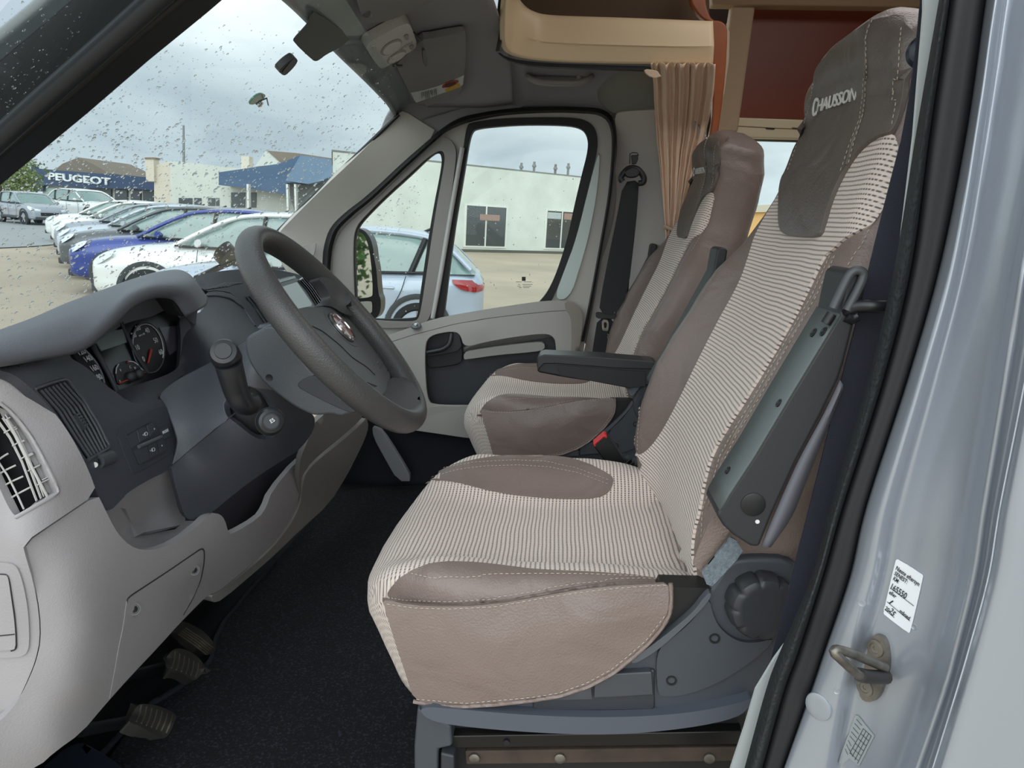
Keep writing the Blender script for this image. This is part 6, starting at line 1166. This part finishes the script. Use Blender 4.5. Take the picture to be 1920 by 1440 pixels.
def dealership():
    Y = 78.; t = thing('car_showroom', WY(190, 390, Y), 'low showroom with a white lettered navy fascia, behind the parked cars', 'building')
    navy = mat('navy_fascia', (44, 66, 98), .5)
    flat('fascia', [(57, 317), (63, 315), (117, 320), (208, 327), (273, 332), (320, 336), (320, 359), (267, 355), (160, 352), (80, 347), (80, 358), (57, 358)], Y, 6, navy, t)
    flat('shop_wall', [(80, 345), (320, 357), (320, 420), (80, 420)], Y+.8, 5, mat('shop_wall', (196, 200, 194), .8), t)
    dk = mat('shop_dark', (66, 74, 78), .3)
    for k, (a, b) in enumerate(((84, 138), (142, 157), (163, 178), (180, 208), (215, 238), (245, 263), (268, 291), (299, 312))): flat('window', [(a, 351+a*.02), (b, 351+b*.022), (b, 384), (a, 384)], Y+.5, .3, dk if k else mat('shop_pale_glass', (160, 184, 176), .3), t)
    c0_, c1_ = WY(94, 331, Y-.1), WY(203, 341, Y-.1); text('lettering', 'PEUGEOT', (c0_+c1_)/2, c1_-c0_, V((0, 0, 1)), 1.06, mat('letter_white', (214, 220, 222), .5), t, .08, sx=1.55, bold=.03)
    flat('gable_roof', [(103, 318), (117, 307), (147, 295), (175, 308), (205, 325), (205, 328), (103, 321)], Y+4, 10, mat('gable_brown', (122, 112, 100), .8), t)
    flat('corner_post', [(58, 308), (66, 308), (66, 317), (58, 317)], Y+.2, .6, mat('post_dark', (70, 74, 76), .8), t)
    t = thing('white_block', WY(340, 390, 72), 'plain white flat-roofed block beside the navy fascia', 'building')
    wb = mat('white_block_wall', (200, 204, 196), .85, var=.05, vscale=.5); flat('wall', [(319, 302), (345, 304), (387, 309), (430, 314), (470, 318), (470, 420), (319, 420)], 72, 6, wb, t); flat('side_wall', [(289, 310), (319, 302), (319, 420), (289, 420)], 72.2, 6, mat('cream_wall', (206, 198, 182), .85), t)
    flat('chimney', [(272, 297), (288, 297), (289, 340), (274, 340)], 71.8, 1, MATS['cream_wall'], t); flat('chimney_cap', [(271, 295), (289, 295), (289, 298), (271, 298)], 71.7, 1.2, mat('cap_brown', (130, 116, 100), .8), t); flat('chimney', [(452, 293), (467, 293), (467, 330), (452, 330)], 74.5, 1, MATS['cream_wall'], t)
    for a, b in ((335, 360), (364, 377), (390, 403), (405, 412)): flat('window', [(a, 371), (b, 371.5), (b, 386), (a, 386)], 71.9, .2, dk, t)
    t = thing('blue_canopy_hall', WY(500, 390, 60), 'white hall with a wide slate blue fascia and gabled brown roof behind', 'building')
    flat('wall', [(412, 345), (545, 345), (560, 420), (412, 420)], 60, 6, wb, t); bl = mat('slate_blue_fascia', (66, 92, 122), .5)
    flat('fascia', [(410, 323), (523, 307), (563, 291), (600, 300), (560, 345), (537, 343), (537, 365), (466, 353), (410, 347)], 58, 2, bl, t)
    flat('canopy_front', [(563, 291), (624, 299), (622, 330), (600, 340), (577, 345), (535, 339)], 57, 2, mat('canopy_blue', (98, 124, 150), .5), t)
    flat('canopy_shade', [(535, 341), (577, 346), (622, 331), (640, 331), (640, 420), (560, 420)], 58.5, 6, mat('shade_grey', (104, 108, 106), .8), t)
    flat('gable_wall', [(478, 312), (498, 283), (526, 308)], 64, 3, wb, t); flat('gable_roof', [(497, 282), (557, 287), (624, 297), (600, 305), (526, 309)], 64.5, 6, mat('gable_brown2', (128, 116, 104), .8), t)
    for a, b in ((433, 459), (468, 480)): flat('window', [(a, 361), (b, 361), (b, 389), (a, 389)], 59.9, .2, dk, t)
    for x in (464, 538, 553): flat('canopy_post', [(x-2, 345), (x+2, 345), (x+3, 405), (x, 405)], 57.2, .4, mat('post_white', (214, 216, 212), .6), t)
    m_ = flat('mast', [(342, 235), (344, 235), (345, 306), (342, 306)], 98, .3, mat('mast_grey', (128, 134, 138), .6), None); tag(m_, 'thin grey mast rising behind the white block', 'mast')
    b = thing('ochre_building', WY(1450, 420, 34), 'ochre building glimpsed through the living area window between the seat backs', 'building')
    flat('wall', [(1380, 398), (1600, 392), (1600, 480), (1380, 480)], 34, 5, mat('ochre_wall', (214, 170, 110), .8), b); flat('roof', [(1380, 386), (1440, 384), (1600, 380), (1600, 393), (1380, 399)], 33.8, 5, mat('pale_roof', (190, 182, 164), .8), b)
dealership()
def tree(px_, py_, Y, hgt, wd, seed, label, col_=(84, 104, 62), group='distant trees', n=2600, lf_=1):
    c = WY(px_, py_, Y); rnd = random.Random(seed); t = thing('tree', (c.x, c.y, 0), label, 'tree', group)
    tube('trunk', [V((c.x, c.y, 0)), V((c.x, c.y, hgt*.6))], .12+.01*hgt, mat('bark', (90, 78, 62), .9), t, 8)
    vs, fs = [], []
    for i in range(n):
        a, b = rnd.uniform(0, 6.283), rnd.uniform(-1, 1); r = (rnd.random()**.4); k = math.sqrt(1-b*b); lump = 1+.22*math.sin(a*3+seed)+.15*math.sin(b*7+a*2)
        p = V((c.x+math.cos(a)*k*r*wd*lump, c.y+math.sin(a)*k*r*wd*lump, hgt*.6+b*r*hgt*.42*lump)); s = rnd.uniform(.08, .2)*hgt/6*lf_; u = V((rnd.gauss(0, 1), rnd.gauss(0, 1), rnd.gauss(0, 1))).normalized()*s; v = u.orthogonal().normalized()*s*.7; j = len(vs)
        vs += [p-u, p+v, p+u, p-v]; fs.append((j, j+1, j+2, j+3))
    me = bpy.data.meshes.new('crown'); me.from_pydata([tuple(v) for v in vs], [], fs); link('crown', me, mat('leaf_%d' % col_[0], col_, .8, var=.35, vscale=2), t, False)
tree(0, 350, 64, 5.2, 3.6, 2, 'bushy green tree at the left edge of the windscreen view'); tree(40, 350, 60, 4.2, 1.4, 4, 'slim lighter green tree next to the navy fascia', (112, 128, 76))
def hedge():
    for k, (x, y) in enumerate(((8.6, 3.6), (10.5, 7.0))):
        px_, py_ = pix(V((x, y, 1.5))); tree(px_, py_, y, 4.6, 1.6, 11+k, ('green tree behind the van, the nearer one reflected in the door mirror', 'green tree behind the van, the further one reflected in the door mirror')[k], (70, 108, 50), 'trees reflected in the door mirror', 9000, .75)
hedge()
# ---- parked cars
def tyre_col(): return mat('tyre_black', (30, 30, 32), .8)
CARP = {}
def make_car():
    t = thing('parked_car', (0, 0, 0), 'x', 'car')
    st = [(2.2, .52, .45, .64), (2.14, .74, .32, .80), (1.98, .84, .28, .90), (1.6, .89, .27, .98), (1.1, .905, .27, 1.03), (.7, .91, .27, 1.05), (0, .91, .27, 1.04), (-.9, .91, .27, 1.07), (-1.6, .90, .29, 1.10), (-2.0, .87, .33, 1.10), (-2.14, .80, .42, 1.04), (-2.2, .66, .55, .92)]
    def sec(x, w_, zb, zt): 
        h = zt-zb; P_ = [(0, zt+.02), (w_*.55, zt+.012), (w_*.86, zt-.03), (w_*.965, zt-.10*h/.8), (w_, zt-.36*h), (w_*.985, zb+.36*h), (w_, zb+.2*h), (w_*.95, zb+.03), (w_*.7, zb), (0, zb)]
        return [V((x, y, z)) for y, z in P_]+[V((x, -y, z)) for y, z in P_[-2:0:-1]]
    C_ = [catmull(sec(*s), 44, True) for s in st]; rows = [catmull([c[i] for c in C_], 44) for i in range(44)]
    body = gridrows('body', [[rows[i][j] for i in range(44)] for j in range(44)], mat('car_paint', (200, 204, 206), .25, metal=.2, coat=.6), t, True, True, True, angle=None)
    gs = [(.92, .80, 1.04, 1.05), (.55, .78, 1.04, 1.26), (.15, .70, 1.04, 1.48), (-.2, .66, 1.04, 1.555), (-.8, .66, 1.04, 1.575), (-1.4, .66, 1.05, 1.53), (-1.75, .67, 1.06, 1.40), (-2.08, .72, 1.07, 1.10)]
    def gsec(x, wt, zb, zt, k=1.0, dz=0): wb = .84; return [V((x, wb*k, zb)), V((x, wt*.4+wb*.6, zb*.55+zt*.45)), V((x, wt*k, zt-.04+dz)), V((x, wt*.82, zt-.005+dz)), V((x, 0, zt+.02+dz)), V((x, -wt*.82, zt-.005+dz)), V((x, -wt*k, zt-.04+dz)), V((x, -(wt*.4+wb*.6), zb*.55+zt*.45)), V((x, -wb*k, zb))]
    loft('windows', [gsec(*g) for g in gs], 30, 40, mat('car_glass', (118, 142, 138), .08, spec=.9, coat=.5), t, angle=None)
    rs = [(.18, .70, 1.04, 1.475), (-.2, .66, 1.04, 1.555), (-.8, .66, 1.04, 1.575), (-1.4, .66, 1.05, 1.53), (-1.68, .67, 1.06, 1.44)]
    loft('roof', [[v+V((0, 0, .012)) for v in gsec(*g)[2:7]] for g in rs], 24, 24, MATS['car_paint'], t, angle=None)
    for s_ in (.2, -.2): pass
    for s in (1, -1):
        k = lambda P_: [V((x, y*s, z)) for x, y, z in P_]
        tube('pillar', k([(.98, .835, 1.03), (.60, .80, 1.25), (.16, .715, 1.46), (-.2, .675, 1.53), (-.8, .675, 1.55), (-1.4, .675, 1.505), (-1.72, .70, 1.38), (-2.02, .78, 1.12)]), .034, MATS['car_paint'], t, 8, sm=40)
        tube('pillar', k([(-.25, .86, 1.04), (-.32, .70, 1.52)]), .03, BLACK, t, 6); tube('pillar', k([(-1.25, .86, 1.05), (-1.42, .70, 1.48)]), .04, BLACK, t, 6)
        tube('waist_trim', k([(.95, .88, 1.045), (0, .885, 1.035), (-1.2, .885, 1.06), (-1.7, .88, 1.09)]), .014, BLACK, t, 6, sm=20)
        tube('sill_trim', k([(1.0, .91, .36), (-1.0, .91, .36)]), .07, mat('cladding_grey', (62, 64, 66), .7), t, 8)
        for x in (1.35, -1.36):
            lathe('arch_cladding', [(.43, -.02), (.43, .03), (.40, .035), (.36, .02), (.36, -.1)], V((x, .895*s, .37)), V((0, s, 0)), MATS['cladding_grey'], t, 36)
            wl = lathe('wheel', [(.345, -.16), (.35, -.02), (.335, .03), (.26, .035), (.24, .02), (.22, -.02), (.01, -.02)], V((x, .885*s, .345)), V((0, s, 0)), tyre_col(), t, 36)
            lathe('hub', [(.06, 0), (.05, .035), (.005, .04)], V((x, .87*s, .345)), V((0, s, 0)), mat('alloy', (176, 180, 184), .35, metal=.7), wl, 16)
            for i in range(5):
                a = i*2*math.pi/5+.3; tube('spoke', [V((x+math.cos(a)*.04, .885*s, .345+math.sin(a)*.04)), V((x+math.cos(a)*.235, .90*s, .345+math.sin(a)*.235))], .022, MATS['alloy'], wl, 6)
        tube('door_seam', k([(.62, .922, 1.0), (.66, .922, .7), (.60, .918, .42)]), .005, BLACK, t, 5, sm=10); tube('door_seam', k([(-.25, .922, 1.0), (-.25, .922, .42)]), .005, BLACK, t, 5); tube('door_seam', k([(-1.2, .918, 1.02), (-1.12, .92, .78), (-.95, .92, .5)]), .005, BLACK, t, 5, sm=10)
        for x in (-.05, -.95): tube('door_handle', k([(x-.1, .925, .86), (x+.1, .925, .86)]), .018, MATS['car_paint'], t, 8)
        tube('wing_mirror', k([(.55, .90, 1.08), (.60, 1.0, 1.10), (.58, 1.08, 1.10)]), lambda u: .03+.045*math.sin(u*2.6), MATS['car_paint'], t, 8, flat=.8)
        loft('headlight', [k([(2.13, .45, .80), (2.08, .66, .83), (1.92, .80, .90), (1.78, .865, .93)]), k([(2.20, .45, .74), (2.15, .68, .75), (1.98, .84, .80), (1.82, .885, .86)]), k([(2.19, .45, .68), (2.15, .68, .69), (2.0, .85, .74), (1.90, .89, .80)])], 12, 8, mat('headlight_glass', (214, 220, 222), .1, coat=.6), t)
        loft('tail_light', [k([(-2.16, .42, .98), (-2.12, .70, .99), (-2.0, .86, 1.0), (-1.78, .90, 1.0)]), k([(-2.21, .42, .92), (-2.18, .72, .92), (-2.04, .885, .92), (-1.8, .915, .95)]), k([(-2.21, .42, .86), (-2.18, .73, .86), (-2.06, .885, .85), (-1.9, .912, .88)])], 12, 8, mat('tail_red', (150, 34, 38), .15, coat=.6), t)
    box('grille', (2.185, 0, .56), (.06, .95, .16), BLACK, t, .02); box('lower_bumper', (2.12, 0, .36), (.16, 1.4, .13), MATS['cladding_grey'], t, .03)
    box('rear_bumper', (-2.1, 0, .42), (.2, 1.5, .2), MATS['cladding_grey'], t, .03); tube('aerial_fin', [V((-1.35, 0, 1.55)), V((-1.5, 0, 1.62))], .02, BLACK, t, 6)
    return t
cm = {k: mat('car_paint_'+k, c, .25, metal=.15, coat=.6) for k, c in dict(silver=(172, 184, 200), white=(232, 234, 232), blue=(40, 62, 140), dark=(84, 88, 92), pale=(190, 198, 208), grey=(150, 156, 166), navy=(50, 60, 90)).items()}
hd = V((-.97, -.24, 0)).normalized(); lf = V((-hd.y, hd.x, 0)); lf = V((.672, -.74, 0))
proto = make_car()
def place(first, corner, col_, label, h=None, scale=.94, group='cars parked in a row'):
    c = first or dup(proto)[0]; h_ = h or hd; l_ = V((-h_.y, h_.x, 0)); ctr = V((corner[0], corner[1], 0))-h_*2.1*scale-l_*.75*scale
    c.location = ctr; c.rotation_euler = (0, 0, math.atan2(h_.y, h_.x)); c.scale = (scale,)*3; c['label'] = label; c['category'] = 'car'
    if group: c['group'] = group
    def rec(o):
        for ch in o.children:
            if ch.type == 'MESH' and ch.data.materials and ch.data.materials[0] and ch.data.materials[0].name == 'car_paint': ch.material_slots[0].link = 'OBJECT'; ch.material_slots[0].material = cm[col_]
            rec(ch)
    todo.append((c, rec))
    return c
todo = []
cars = [((-4.68, 7.72), 'silver', 'pale silver car whose rear half shows through the far door windows'), ((-6.45, 9.5), 'white', 'white car with dark wheel arch, nearest white one through the windscreen'), ((-8.05, 11.27), 'blue', 'bright blue car in the parked row'), ((-9.62, 13.2), 'dark', 'dark grey car parked just behind the blue one'),
        ((-11.05, 15.1), 'pale', 'pale silver car second behind the blue one'), ((-12.65, 17.2), 'grey', 'mid grey car, third behind the blue one'), ((-14.8, 20.0), 'white', 'white car near the far end of the row'), ((-17.2, 23.0), 'white', 'last white car at the far left end of the row')]
for i, (c_, k_, l_) in enumerate(cars[1:]): place(None, c_, k_, l_)
def far_(ctr, h, sc):
    h = V(h).normalized(); l_ = V((-h.y, h.x, 0)); c = V((ctr[0], ctr[1], 0))+h*2.1*sc+l_*.75*sc; return (c.x, c.y), h, sc
for ctr, h, sc, k_, l_ in (((-27.0, 35.1), (.85, -.5, 0), 1, 'grey', 'grey estate car parked on its own at the far left'), ((-27.6, 40.5), (.9, -.4, 0), 1.2, 'white', 'white car far off behind the grey estate'), ((-32.6, 38.8), (.9, -.4, 0), 1, 'navy', 'dark blue car at the far left edge of the view')):
    c_, h_, s_ = far_(ctr, h, sc); place(None, c_, k_, l_, h_, s_, 'cars far off at the left')
place(proto, *cars[0], h=V((-.99, -.13, 0)).normalized(), scale=.89)
for c_, rec in todo: rec(c_)
# far wiper arm and its blade at the foot of the glass, and scuttle flap beside the wheel
wi = thing('windscreen_wiper', WX(450, 480, -1.05), 'black wiper arm lying along the foot of the windscreen', 'wiper')
tube('wiper_arm', [WP(x, y, WSO-WSN*.03, WSN) for x, y in [(368, 522), (410, 502), (445, 488)]], .010, BLACK, wi, 8)
sheet('wiper_pod', Z('b', [(38, 290), (60, 250), (100, 215), (140, 200), (150, 260), (130, 300), (80, 315), (45, 315)]), cP(WSO-WSN*.03, WSN), BLACK, wi, thick=.03, res=10, bevel=.006)
